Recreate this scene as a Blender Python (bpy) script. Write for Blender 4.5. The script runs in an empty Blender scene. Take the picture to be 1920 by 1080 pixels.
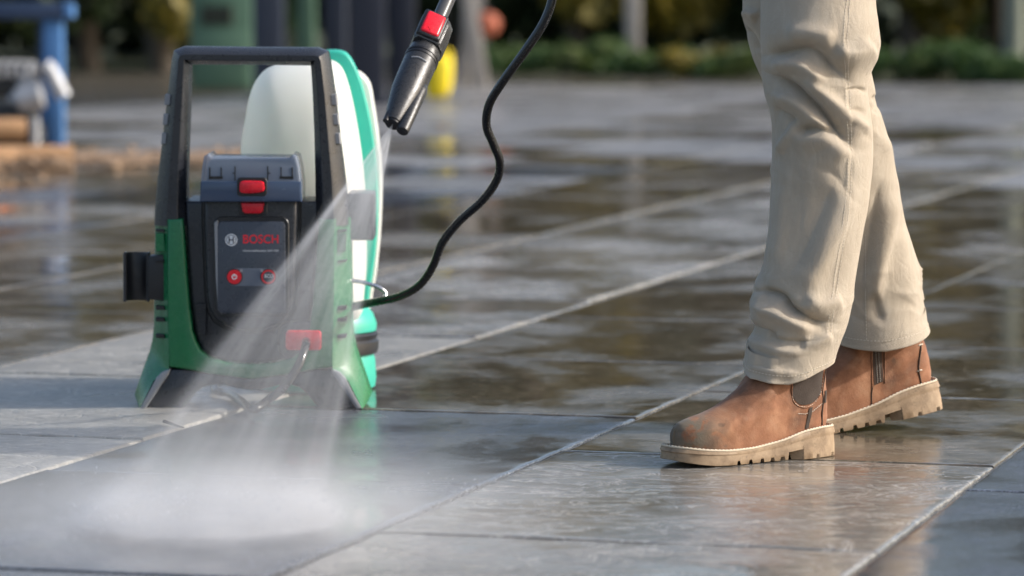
import bpy, bmesh, math, random
import numpy as np
from mathutils import Vector, Matrix

random.seed(7)
RNG = np.random.default_rng(7)
SC = bpy.context.scene
COL = SC.collection

# ------------------------------------------------------------------ camera
FPX = 7400.0            # focal length in pixels of a 1920 px wide frame
CAMH = 0.70
PITCH = math.atan(580 / FPX)
cam_data = bpy.data.cameras.new('camera')
cam_data.sensor_width = 36.0
cam_data.lens = FPX / 1920 * 36.0
cam_data.clip_start = 0.1
cam_data.clip_end = 2000
cam_data.dof.use_dof = True
cam_data.dof.focus_distance = 5.84
cam_data.dof.aperture_fstop = 4.5
cam = bpy.data.objects.new('camera', cam_data)
COL.objects.link(cam)
cam.location = (0, 0, CAMH)
cam.rotation_euler = (math.pi / 2 - PITCH, 0, 0)
SC.camera = cam

# ------------------------------------------------------------------ sky, sun, exposure
SUN_AZ = math.radians(93)      # clockwise from +Y (the view direction)
SUN_EL = math.radians(30)
world = bpy.data.worlds.new('World')
SC.world = world
world.use_nodes = True
wn = world.node_tree
sky = wn.nodes.new('ShaderNodeTexSky')
sky.sky_type = 'NISHITA'
sky.sun_disc = False
sky.sun_elevation = SUN_EL
sky.sun_rotation = SUN_AZ
sky.dust_density = 3.5
sky.air_density = 1.0
wn.links.new(sky.outputs[0], wn.nodes['Background'].inputs[0])
wn.nodes['Background'].inputs[1].default_value = 0.15
sun_data = bpy.data.lights.new('sun', 'SUN')
sun_data.energy = 2.7
sun_data.angle = math.radians(1.6)
sun_data.color = (1.0, 0.965, 0.92)
sun = bpy.data.objects.new('sun', sun_data)
COL.objects.link(sun)
sdir = Vector((math.sin(SUN_AZ) * math.cos(SUN_EL), math.cos(SUN_AZ) * math.cos(SUN_EL), math.sin(SUN_EL)))
sun.rotation_euler = sdir.to_track_quat('Z', 'Y').to_euler()
sun.location = (4, 2, 6)
SC.view_settings.view_transform = 'Standard'
SC.view_settings.look = 'None'
SC.view_settings.exposure = 0.6
SC.view_settings.gamma = 1.0
SC.render.engine = 'CYCLES'
SC.cycles.use_denoising = True
SC.cycles.max_bounces = 6
SC.cycles.transparent_max_bounces = 12
SC.cycles.volume_bounces = 1
SC.cycles.volume_step_rate = 1.0
SC.cycles.volume_max_steps = 256
SC.cycles.sample_clamp_indirect = 6.0


# ------------------------------------------------------------------ photograph -> place
def ray(px, py):
    a = (px - 960) / FPX
    b = -(py - 540) / FPX
    return Vector((a, math.cos(PITCH) + b * math.sin(PITCH), -math.sin(PITCH) + b * math.cos(PITCH)))


def P(px, py, Y):
    d = ray(px, py)
    t = Y / d.y
    return Vector((d.x * t, Y, CAMH + d.z * t))


def G(px, py, z=0.0):
    d = ray(px, py)
    t = (z - CAMH) / d.z
    return Vector((d.x * t, d.y * t, z))


def project(co):
    """world points (n,3) -> pixel coordinates (n,2)"""
    x = co[:, 0]
    y = co[:, 1]
    z = co[:, 2] - CAMH
    cp, sp = math.cos(PITCH), math.sin(PITCH)
    fw = y * cp - z * sp
    up = y * sp + z * cp
    return np.stack([960 + FPX * x / fw, 540 - FPX * up / fw], 1)


# ------------------------------------------------------------------ object helpers
def link(name, me, mat=None, parent=None, smooth=False):
    o = bpy.data.objects.new(name, me)
    COL.objects.link(o)
    if mat is not None and len(me.materials) == 0:
        me.materials.append(mat)
    if smooth:
        me.polygons.foreach_set('use_smooth', [True] * len(me.polygons))
    if parent is not None:
        o.parent = parent
        o.matrix_parent_inverse = parent.matrix_basis.inverted()
    return o


def tag(o, label=None, cat=None, group=None, kind=None):
    if label:
        o['label'] = label
    if cat:
        o['category'] = cat
    if group:
        o['group'] = group
    if kind:
        o['kind'] = kind
    return o


def empty(name, loc=(0, 0, 0)):
    o = bpy.data.objects.new(name, None)
    o.empty_display_size = 0.05
    COL.objects.link(o)
    o.location = loc
    return o


def raw(name, verts, faces):
    me = bpy.data.meshes.new(name)
    me.from_pydata([tuple(v) for v in verts], [], [tuple(f) for f in faces])
    me.update()
    return me


def from_bm(name, bm, mat=None, parent=None, smooth=False, auto=None):
    bmesh.ops.recalc_face_normals(bm, faces=bm.faces[:])
    me = bpy.data.meshes.new(name)
    bm.to_mesh(me)
    bm.free()
    o = link(name, me, mat, parent, smooth)
    if auto is not None:
        sharp(me, auto)
    return o


def sharp(me, deg=35):
    """smooth shading with hard edges above an angle"""
    me.polygons.foreach_set('use_smooth', [True] * len(me.polygons))
    bm = bmesh.new()
    bm.from_mesh(me)
    lim = math.radians(deg)
    for e in bm.edges:
        if len(e.link_faces) == 2:
            e.smooth = e.calc_face_angle(0) < lim
    bm.to_mesh(me)
    bm.free()


def loft_data(rings, closed=True, cap0=True, cap1=True):
    n = len(rings[0])
    verts = [v for r in rings for v in r]
    faces = []
    m = n if closed else n - 1
    for i in range(len(rings) - 1):
        for j in range(m):
            a = i * n + j
            b = i * n + (j + 1) % n
            faces.append((a, b, b + n, a + n))
    if cap0:
        faces.append(tuple(range(n - 1, -1, -1)))
    if cap1:
        k = (len(rings) - 1) * n
        faces.append(tuple(range(k, k + n)))
    return verts, faces


def loft(name, rings, mat, parent=None, closed=True, cap0=True, cap1=True, smooth=True, auto=None):
    v, f = loft_data(rings, closed, cap0, cap1)
    me = raw(name, v, f)
    bm = bmesh.new()
    bm.from_mesh(me)
    bmesh.ops.recalc_face_normals(bm, faces=bm.faces[:])
    bm.to_mesh(me)
    bm.free()
    o = link(name, me, mat, parent, smooth)
    if auto is not None:
        sharp(me, auto)
    return o


def catmull(pts, n=10):
    pts = [Vector(p) for p in pts]
    out = []
    q = [pts[0] * 2 - pts[1]] + pts + [pts[-1] * 2 - pts[-2]]
    for i in range(1, len(q) - 2):
        p0, p1, p2, p3 = q[i - 1], q[i], q[i + 1], q[i + 2]
        for k in range(n):
            t = k / n
            out.append(0.5 * ((2 * p1) + (p2 - p0) * t + (2 * p0 - 5 * p1 + 4 * p2 - p3) * t * t
                              + (3 * p1 - p0 - 3 * p2 + p3) * t ** 3))
    out.append(pts[-1])
    return out


def tube_rings(path, rad, seg=12):
    path = [Vector(p) for p in path]
    T = []
    for i in range(len(path)):
        a = path[max(0, i - 1)]
        b = path[min(len(path) - 1, i + 1)]
        T.append((b - a).normalized())
    ref = Vector((0, 0, 1))
    if abs(T[0].dot(ref)) > 0.9:
        ref = Vector((1, 0, 0))
    nrm = T[0].cross(ref).normalized()
    rings = []
    for i, p in enumerate(path):
        nrm = (nrm - T[i] * nrm.dot(T[i])).normalized()
        bi = T[i].cross(nrm)
        r = rad(i / (len(path) - 1)) if callable(rad) else rad
        rings.append([p + (nrm * math.cos(2 * math.pi * k / seg) + bi * math.sin(2 * math.pi * k / seg)) * r
                      for k in range(seg)])
    return rings


def tube(name, path, rad, mat, parent=None, seg=12, sub=0):
    if sub:
        path = catmull(path, sub)
    return loft(name, tube_rings(path, rad, seg), mat, parent, smooth=True, auto=60)


def prism(name, pts, y0, y1, mat, parent=None, bevel=0.0, seg=2, plane=None, conv=None, taper=0.0):
    """pixel polygon at the plane Y=plane, extruded in depth from plane+y0 to plane+y1"""
    conv = conv or (lambda a, b: P(a, b, plane))
    w = [conv(a, b) for a, b in pts]
    n = len(w)
    c = sum((Vector(v) for v in w), Vector()) / n
    bm = bmesh.new()
    fr = [bm.verts.new((c.x + (v.x - c.x) * (1 - taper), v.y + y0, c.z + (v.z - c.z) * (1 - taper))) for v in w]
    bk = [bm.verts.new((v.x, v.y + y1, v.z)) for v in w]
    ff = bm.faces.new(fr)
    bm.faces.new(bk[::-1])
    for i in range(n):
        bm.faces.new((fr[i], bk[i], bk[(i + 1) % n], fr[(i + 1) % n]))
    bmesh.ops.recalc_face_normals(bm, faces=bm.faces[:])
    if bevel:
        bmesh.ops.bevel(bm, geom=list(ff.edges), offset=bevel, segments=seg, profile=0.5, affect='EDGES', clamp_overlap=True)
    return from_bm(name, bm, mat, parent, auto=32)


def box(name, lo, hi, mat, parent=None, bevel=0.0, seg=2, rot=None, at=None):
    bm = bmesh.new()
    bmesh.ops.create_cube(bm, size=1)
    lo, hi = Vector(lo), Vector(hi)
    for v in bm.verts:
        v.co = Vector(((v.co.x + .5) * (hi.x - lo.x) + lo.x, (v.co.y + .5) * (hi.y - lo.y) + lo.y,
                       (v.co.z + .5) * (hi.z - lo.z) + lo.z))
    if bevel:
        bmesh.ops.bevel(bm, geom=bm.edges[:], offset=bevel, segments=seg, profile=0.5, affect='EDGES', clamp_overlap=True)
    if rot is not None:
        bmesh.ops.transform(bm, matrix=rot, verts=bm.verts[:])
    if at is not None:
        bmesh.ops.translate(bm, vec=Vector(at), verts=bm.verts[:])
    return from_bm(name, bm, mat, parent, auto=32)


def lathe(name, prof, frame, mat, parent=None, seg=32, auto=35, squash=1.0):
    """prof = [(distance along axis, radius)], frame = 4x4 with the axis on Z"""
    rings = []
    for d, r in prof:
        rings.append([frame @ Vector((r * math.cos(2 * math.pi * k / seg), r * squash * math.sin(2 * math.pi * k / seg), d))
                      for k in range(seg)])
    return loft(name, rings, mat, parent, auto=auto)


def rrect(x0, y0, x1, y1, r, n=5):
    out = []
    for cx, cy, a0 in ((x1 - r, y0 + r, -90), (x1 - r, y1 - r, 0), (x0 + r, y1 - r, 90), (x0 + r, y0 + r, 180)):
        for k in range(n + 1):
            a = math.radians(a0 + 90 * k / n)
            out.append((cx + r * math.cos(a), cy + r * math.sin(a)))
    return out


def smooth_poly(pts, n=4, closed=True):
    v = [Vector((a, b, 0)) for a, b in pts]
    if closed:
        m = len(v)
        ext = [v[-1]] + v + [v[0], v[1]]
        out = []
        for i in range(1, m + 1):
            p0, p1, p2, p3 = ext[i - 1], ext[i], ext[i + 1], ext[i + 2]
            for k in range(n):
                t = k / n
                q = 0.5 * ((2 * p1) + (p2 - p0) * t + (2 * p0 - 5 * p1 + 4 * p2 - p3) * t * t + (3 * p1 - p0 - 3 * p2 + p3) * t ** 3)
                out.append((q.x, q.y))
        return out
    return [(q.x, q.y) for q in catmull(v, n)]


# ------------------------------------------------------------------ materials
def srgb(r, g, b):
    f = lambda c: (c / 255 / 12.92) if c / 255 <= .04045 else ((c / 255 + .055) / 1.055) ** 2.4
    return (f(r), f(g), f(b))


class NT:
    def __init__(self, name):
        self.m = bpy.data.materials.new(name)
        self.m.use_nodes = True
        self.t = self.m.node_tree
        self.b = self.t.nodes['Principled BSDF']

    def n(self, typ, **kw):
        nd = self.t.nodes.new(typ)
        for k, v in kw.items():
            if k.startswith('i_'):
                nd.inputs[k[2:].replace('_', ' ')].default_value = v
            else:
                setattr(nd, k, v)
        return nd

    def l(self, a, b):
        self.t.links.new(a, b)

    def math(self, op, a, b=None, clamp=False):
        nd = self.n('ShaderNodeMath', operation=op, use_clamp=clamp)
        for i, q in enumerate((a, b)):
            if q is None:
                continue
            if isinstance(q, (int, float)):
                nd.inputs[i].default_value = q
            else:
                self.l(q, nd.inputs[i])
        return nd.outputs[0]

    def noise(self, vec, scale, detail=4, rough=.55, dist=0.0):
        nd = self.n('ShaderNodeTexNoise', i_Scale=scale, i_Detail=detail, i_Roughness=rough, i_Distortion=dist)
        if vec is not None:
            self.l(vec, nd.inputs['Vector'])
        return nd.outputs[0]

    def ramp(self, fac, stops):
        nd = self.n('ShaderNodeValToRGB')
        el = nd.color_ramp.elements
        while len(el) < len(stops):
            el.new(0.5)
        for e, (p, c) in zip(el, stops):
            e.position = p
            e.color = (c, c, c, 1) if isinstance(c, (int, float)) else (*c, 1)
        self.l(fac, nd.inputs[0])
        return nd.outputs[0]

    def mix(self, fac, a, b, blend='MIX'):
        nd = self.n('ShaderNodeMix', data_type='RGBA', blend_type=blend)
        for s, q in ((0, fac), (6, a), (7, b)):
            if isinstance(q, (int, float)):
                nd.inputs[s].default_value = q
            elif isinstance(q, tuple):
                nd.inputs[s].default_value = (*q, 1)
            else:
                self.l(q, nd.inputs[s])
        return nd.outputs[2]

    def bump(self, h, strength, dist=0.002, prev=None):
        nd = self.n('ShaderNodeBump', i_Strength=strength, i_Distance=dist)
        self.l(h, nd.inputs['Height'])
        if prev is not None:
            self.l(prev, nd.inputs['Normal'])
        return nd.outputs[0]

    def coord(self, kind='Object'):
        return self.n('ShaderNodeTexCoord').outputs[kind]

    def mapping(self, vec, scale, rot=(0, 0, 0)):
        nd = self.n('ShaderNodeMapping')
        nd.inputs['Scale'].default_value = scale
        nd.inputs['Rotation'].default_value = rot
        self.l(vec, nd.inputs[0])
        return nd.outputs[0]


def simple(name, col, rough=.5, var=.12, nscale=30, bump=0.0, bscale=400, spec=.5, metal=0, wear=0.0):
    m = NT(name)
    c = m.coord()
    nz = m.noise(c, nscale, 5)
    lo = tuple(x * (1 - var) for x in col)
    hi = tuple(min(1, x * (1 + var)) for x in col)
    m.l(m.mix(nz, lo, hi), m.b.inputs['Base Color'])
    rz = m.noise(c, nscale * 2.3, 6)
    m.l(m.ramp(rz, [(.3, max(.02, rough - .08)), (.7, min(1, rough + .1))]), m.b.inputs['Roughness'])
    m.b.inputs['Specular IOR Level'].default_value = spec
    m.b.inputs['Metallic'].default_value = metal
    if bump:
        m.l(m.bump(m.noise(c, bscale, 3), bump, .0006), m.b.inputs['Normal'])
    return m.m


M = {}
M['plastic'] = simple('charcoal_plastic', (.022, .024, .030), .30, .15, 40, .35, 900)
M['plastic_dark'] = simple('black_plastic', (.012, .012, .014), .4, .2, 40, .3, 900)
M['plastic_grey'] = simple('grey_plastic', (.27, .275, .29), .38, .1, 40, .3, 900)  # also carries the painted highlights on grips, foot bevels and panel edge
M['plate'] = simple('panel_plastic', (.05, .057, .075), .3, .08, 40)
M['green'] = simple('green_plastic', (.010, .150, .055), .26, .1, 30, .25, 700)
M['teal'] = simple('teal_plastic', (.03, .40, .30), .35, .1, 20)
M['white'] = simple('white_plastic', (.80, .80, .78), .35, .05, 8)
M['red'] = simple('red_plastic', (.68, .008, .022), .28, .15, 60)
M['hose'] = simple('hose_rubber', (.012, .012, .013), .22, .2, 60, .1, 600)
M['steel'] = simple('steel_wire', (.6, .6, .6), .25, .1, 50, metal=1)
M['print_white'] = simple('white_print', (.75, .76, .78), .5, .03)
M['print_grey'] = simple('grey_print', (.12, .14, .18), .4, .05)
M['print_red'] = simple('red_print', (.80, .012, .03), .45, .05)
M['lance'] = simple('lance_plastic', (.032, .032, .033), .28, .2, 60, .4, 900)
M['lance_tube'] = simple('lance_tube', (.07, .07, .072), .3, .15, 30, .1, 500)


def smoky():
    m = NT('smoky_clear_plastic')
    b = m.b
    b.inputs['Base Color'].default_value = (.22, .27, .36, 1)
    b.inputs['Roughness'].default_value = .16
    b.inputs['Alpha'].default_value = .62
    return m.m


M['smoky'] = smoky()
M['navy_clear'] = simple('navy_clear_plastic', (.05, .075, .13), .2, .1, 30)


def tank_mat():
    m = NT('translucent_tank_plastic')
    c = m.coord()
    col = m.mix(m.ramp(m.noise(c, 6, 3), [(.35, 0.0), (.75, 1.0)]), (.96, .955, .94), (.93, .915, .87))
    m.l(col, m.b.inputs['Base Color'])
    m.b.inputs['Roughness'].default_value = .35
    tr = m.n('ShaderNodeBsdfTranslucent')
    tr.inputs[0].default_value = (1.0, .96, .89, 1)
    mx = m.n('ShaderNodeMixShader')
    mx.inputs[0].default_value = .38
    m.l(m.b.outputs[0], mx.inputs[1])
    m.l(tr.outputs[0], mx.inputs[2])
    m.l(mx.outputs[0], m.t.nodes['Material Output'].inputs[0])
    return m.m


M['tank'] = tank_mat()


def stone(name, dark, light, blue=False, dry=0.0, cleft=.45):
    """wet paving stone: position-driven wet patches, each slab its own tone"""
    m = NT(name)
    pos = m.n('ShaderNodeNewGeometry').outputs['Position']
    rnd = m.n('ShaderNodeObjectInfo').outputs['Random']
    off = m.n('ShaderNodeVectorMath', operation='ADD')
    comb = m.n('ShaderNodeCombineXYZ')
    m.l(m.math('MULTIPLY', rnd, 37.0), comb.inputs[0])
    m.l(m.math('MULTIPLY', rnd, 91.0), comb.inputs[1])
    m.l(pos, off.inputs[0])
    m.l(comb.outputs[0], off.inputs[1])
    lp = off.outputs[0]
    big = m.noise(lp, 4.5, 5, .62, .8)
    fine = m.noise(lp, 44.0, 5, .7, .4)
    grain = m.noise(lp, 300.0, 2, .6)
    col = m.mix(m.ramp(big, [(.3, 0.0), (.72, 1.0)]), dark, light)
    col = m.mix(m.ramp(fine, [(.4, 0.0), (.75, .55)]), col, tuple(min(1, x * 1.7) for x in light))
    tone = m.math('ADD', m.math('MULTIPLY', rnd, .35), .82)
    tc = m.n('ShaderNodeCombineXYZ')
    for i in range(3):
        m.l(tone, tc.inputs[i])
    col = m.mix(1.0, col, tc.outputs[0], 'MULTIPLY')
    if blue:
        sp = m.ramp(grain, [(.54, 0.0), (.64, 1.0)])
        col = m.mix(sp, col, (.22, .24, .29))
    # wet film: patchy, in world position so that it runs on across joints
    wet = m.noise(m.mapping(pos, (1.0, 0.8, 1.0)), 2.3, 5, .6, .4)
    wetm = m.ramp(wet, [(.30 + dry * .27, 0.0), (.56 + dry * .27, 1.0)])
    col = m.mix(m.math('MULTIPLY', wetm, .45), col, m.mix(1.0, col, (.45, .43, .42), 'MULTIPLY'))
    vein = m.math('ABSOLUTE', m.math('SUBTRACT', m.noise(m.mapping(lp, (1, 1.6, 1)), 7.5, 5, .62, 1.0), .5))
    col = m.mix(m.ramp(vein, [(0.0, .10 if blue else .55), (.018, 0.0)]), col, tuple(min(1, x * 2.2) for x in light))
    m.l(col, m.b.inputs['Base Color'])
    rough = m.mix(wetm, (.36, .36, .36), (.035, .035, .035))
    rough = m.mix(m.math('MULTIPLY', m.math('SUBTRACT', 1.0, m.math('MULTIPLY', wetm, .75)), m.ramp(fine, [(.45, 0.0), (.7, .5)])), rough, (.32, .32, .32))
    m.l(rough, m.b.inputs['Roughness'])
    m.b.inputs['Specular IOR Level'].default_value = .5
    # fine relief, drowned where the film is thick
    st = m.math('SUBTRACT', 1.0, m.math('MULTIPLY', wetm, .9))
    hgt = m.math('ADD', m.math('MULTIPLY', fine, .8), m.math('MULTIPLY', grain, .45 if blue else .2))
    b1 = m.n('ShaderNodeBump', i_Distance=.0022)
    m.l(hgt, b1.inputs['Height'])
    m.l(m.math('MULTIPLY', st, .9 if blue else (.8 if cleft > .3 else .45)), b1.inputs['Strength'])
    rdg = vein
    b1b = m.n('ShaderNodeBump', i_Distance=.004)
    m.l(m.ramp(rdg, [(0.0, 0.0), (.045, .8), (.2, 1.0)]), b1b.inputs['Height'])
    m.l(m.math('MULTIPLY', st, .08 if blue else cleft), b1b.inputs['Strength'])
    m.l(b1.outputs[0], b1b.inputs['Normal'])
    rip = m.noise(m.mapping(pos, (1.0, 1.0, 1.0)), 16.0, 3, .5)
    b2 = m.bump(rip, .03, .004, b1b.outputs[0])
    m.l(b2, m.b.inputs['Normal'])
    return m.m


M['beige'] = stone('wet_sandstone', (.13, .122, .108), (.28, .265, .24))
M['beige_dry'] = stone('damp_sandstone', (.18, .17, .15), (.30, .285, .255), dry=1.0)
M['blue'] = stone('wet_blue_granite', (.036, .038, .044), (.070, .075, .086), blue=True)
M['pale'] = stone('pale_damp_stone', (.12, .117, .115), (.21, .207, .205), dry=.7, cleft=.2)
M['dark'] = stone('wet_dark_slate', (.062, .052, .038), (.14, .12, .09), cleft=.08)


def joint_mat():
    m = NT('wet_joint_mortar')
    pos = m.n('ShaderNodeNewGeometry').outputs['Position']
    nz = m.noise(pos, 60, 6, .7)
    m.l(m.mix(nz, (.035, .03, .023), (.15, .13, .10)), m.b.inputs['Base Color'])
    m.l(m.ramp(m.noise(pos, 25, 3), [(.4, .05), (.6, .4)]), m.b.inputs['Roughness'])
    m.l(m.bump(m.noise(pos, 140, 4), .9, .004), m.b.inputs['Normal'])
    return m.m


M['joint'] = joint_mat()


def grass_mat():
    m = NT('rough_grass_ground')
    c = m.coord()
    m.l(m.mix(m.noise(c, 1.3, 6), (.03, .055, .018), (.09, .085, .04)), m.b.inputs['Base Color'])
    m.b.inputs['Roughness'].default_value = .9
    m.l(m.bump(m.noise(c, 30, 5), .8, .03), m.b.inputs['Normal'])
    return m.m


M['grass'] = grass_mat()


def leaf_mat(name, a, b, c2):
    m = NT(name)
    c = m.coord()
    nz = m.noise(c, 1.6, 3)
    col = m.ramp(nz, [(.32, a), (.52, b), (.72, c2)])
    m.l(col, m.b.inputs['Base Color'])
    m.b.inputs['Roughness'].default_value = .55
    tr = m.n('ShaderNodeBsdfTranslucent')
    m.l(col, tr.inputs[0])
    mx = m.n('ShaderNodeMixShader')
    mx.inputs[0].default_value = .3
    m.l(m.b.outputs[0], mx.inputs[1])
    m.l(tr.outputs[0], mx.inputs[2])
    m.l(mx.outputs[0], m.t.nodes['Material Output'].inputs[0])
    return m.m


M['leaf_dark'] = leaf_mat('evergreen_leaves', (.02, .036, .018), (.045, .07, .025), (.10, .11, .03))
M['leaf_green'] = leaf_mat('green_leaves', (.03, .07, .02), (.07, .13, .035), (.14, .18, .05))
M['leaf_yellow'] = leaf_mat('autumn_leaves', (.07, .07, .016), (.20, .16, .02), (.32, .24, .026))
M['leaf_and_reflection'] = simple('leaf_or_reflection', (.38, .11, .025), .5, .3, 60)
M['bark'] = simple('bark', (.075, .06, .045), .9, .35, 20, .8, 60)
M['pale_bark'] = simple('pale_bark', (.17, .19, .15), .85, .25, 12, .6, 60)
M['navy'] = simple('navy_painted_steel', (.016, .02, .035), .4, .2, 4)
M['navy2'] = simple('slate_painted_steel', (.035, .045, .07), .45, .2, 4)
M['blue_paint'] = simple('blue_painted_steel', (.07, .19, .42), .45, .15, 8)
M['blue_dark'] = simple('dark_blue_paint', (.02, .04, .09), .45, .15, 8)
M['cabinet'] = simple('green_painted_metal', (.075, .15, .10), .6, .15, 5)
M['cabinet_dark'] = simple('cabinet_window', (.015, .02, .012), .3, .2, 8)
M['galv'] = simple('galvanised_metal', (.42, .43, .45), .5, .25, 14, metal=.3)
M['machine'] = simple('machine_black', (.02, .02, .02), .5, .2, 14)
M['yellow'] = simple('yellow_plastic', (.85, .66, .012), .5, .1, 12)
M['orange'] = simple('orange_red_plastic', (.34, .09, .045), .7, .15, 12)
M['timber'] = simple('grey_timber', (.34, .31, .28), .85, .2, 12, .5, 60)
M['log'] = simple('cut_log', (.38, .22, .11), .8, .2, 14, .5, 60)
M['chip'] = simple('wood_chips', (.26, .175, .11), .85, .4, 30)


def cloth_mat():
    m = NT('beige_cotton_twill')
    c = m.coord()
    base = m.mix(m.noise(c, 9, 5), (.365, .305, .230), (.465, .398, .312))
    base = m.mix(m.ramp(m.noise(m.mapping(c, (1, 1, .25)), 60, 4), [(.5, 0.0), (.8, .35)]), base, (.53, .47, .385))
    w = m.n('ShaderNodeTexWave', i_Scale=900.0, i_Distortion=1.2, wave_type='BANDS', bands_direction='DIAGONAL')
    m.l(c, w.inputs[0])
    m.l(base, m.b.inputs['Base Color'])
    m.b.inputs['Roughness'].default_value = .88
    m.b.inputs['Specular IOR Level'].default_value = .2
    m.b.inputs['Sheen Weight'].default_value = .15
    m.b.inputs['Sheen Roughness'].default_value = .5
    b1 = m.bump(w.outputs[1], .35, .0006)
    b2 = m.bump(m.noise(m.mapping(c, (1, 1, .5)), 110, 4), .40, .002, b1)
    rg_ = m.math('ABSOLUTE', m.math('SUBTRACT', m.noise(m.mapping(c, (1, 1, .75), (.3, .5, 0)), 17, 3, .55, 1.2), .5))
    b3 = m.bump(m.ramp(rg_, [(0.0, 0.0), (.10, 1.0)]), .13, .003, b2)
    m.l(b3, m.b.inputs['Normal'])
    return m.m


M['cloth'] = cloth_mat()
M['thread'] = simple('pale_thread', (.62, .56, .46), .8, .1, 60)


def leather_mat():
    m = NT('worn_tan_nubuck')
    c = m.coord()
    a = m.ramp(m.noise(c, 15, 6, .62, .3), [(.28, (.10, .042, .020)), (.5, (.235, .098, .046)), (.74, (.37, .185, .098))])
    sc = m.ramp(m.noise(c, 60, 4, .6), [(.52, 0.0), (.8, .35)])
    a = m.mix(sc, a, (.38, .23, .14))
    # scuffed grey toe cap and a few dark spots
    sep = m.n('ShaderNodeSeparateXYZ')
    m.l(c, sep.inputs[0])
    toe = m.math('MULTIPLY', m.ramp(sep.outputs[0], [(.215, 0.0), (.262, 1.0)]), m.ramp(m.noise(c, 30, 5, .65, .5), [(.40, 0.0), (.52, 1.0)]))
    a = m.mix(m.math('MULTIPLY', toe, .9), a, (.13, .115, .085))
    spots = m.ramp(m.noise(c, 28, 2, .5), [(.63, 0.0), (.67, .6)])
    a = m.mix(spots, a, (.09, .055, .035))
    m.l(a, m.b.inputs['Base Color'])
    m.b.inputs['Roughness'].default_value = .72
    m.b.inputs['Specular IOR Level'].default_value = .3
    m.b.inputs['Sheen Weight'].default_value = .1
    b1 = m.bump(m.noise(c, 330, 4, .7), .55, .001)
    b2 = m.bump(m.noise(c, 30, 3, .5, .3), .3, .004, b1)
    m.l(b2, m.b.inputs['Normal'])
    return m.m


M['leather'] = leather_mat()


def sole_mat():
    m = NT('dirty_tan_rubber')
    c = m.coord()
    a = m.ramp(m.noise(c, 40, 6, .65), [(.3, (.17, .11, .062)), (.6, (.32, .225, .138)), (.8, (.42, .315, .21))])
    d = m.ramp(m.noise(c, 120, 5, .7), [(.56, 0.0), (.70, .65)])
    a = m.mix(d, a, (.12, .085, .05))
    m.l(a, m.b.inputs['Base Color'])
    m.b.inputs['Roughness'].default_value = .6
    m.l(m.bump(m.noise(c, 200, 4), .3, .001), m.b.inputs['Normal'])
    return m.m


M['sole'] = sole_mat()
M['gusset'] = simple('brown_elastic', (.05, .036, .028), .95, .25, 60, .8, 420)
M['zip'] = simple('zip_metal', (.22, .21, .19), .45, .3, 200, metal=.8)
M['zip_tape'] = simple('zip_tape', (.05, .03, .02), .9, .2, 60)
M['welt'] = simple('pale_welt', (.55, .46, .34), .8, .15, 60)

# ------------------------------------------------------------------ ground and paving
TH = math.radians(16.05)
UU = Vector((math.sin(TH), math.cos(TH), 0))
VV = Vector((math.cos(TH), -math.sin(TH), 0))

ground = link('ground', raw('ground', [(-400, -60, -.05), (400, -60, -.05), (400, 900, -.05), (-400, 900, -.05)], [(0, 1, 2, 3)]), M['grass'])
tag(ground, kind='structure')


def uv(u, v, z=0.0):
    q = UU * u + VV * v
    return Vector((q.x, q.y, z))


patio = link('patio', raw('patio', [uv(-4, -12, -.0046), uv(-4, 7, -.0046), uv(27.6, 7, -.0046), uv(27.6, -12, -.0046)], [(0, 1, 2, 3)]), M['joint'])
tag(patio, kind='structure')


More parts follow.
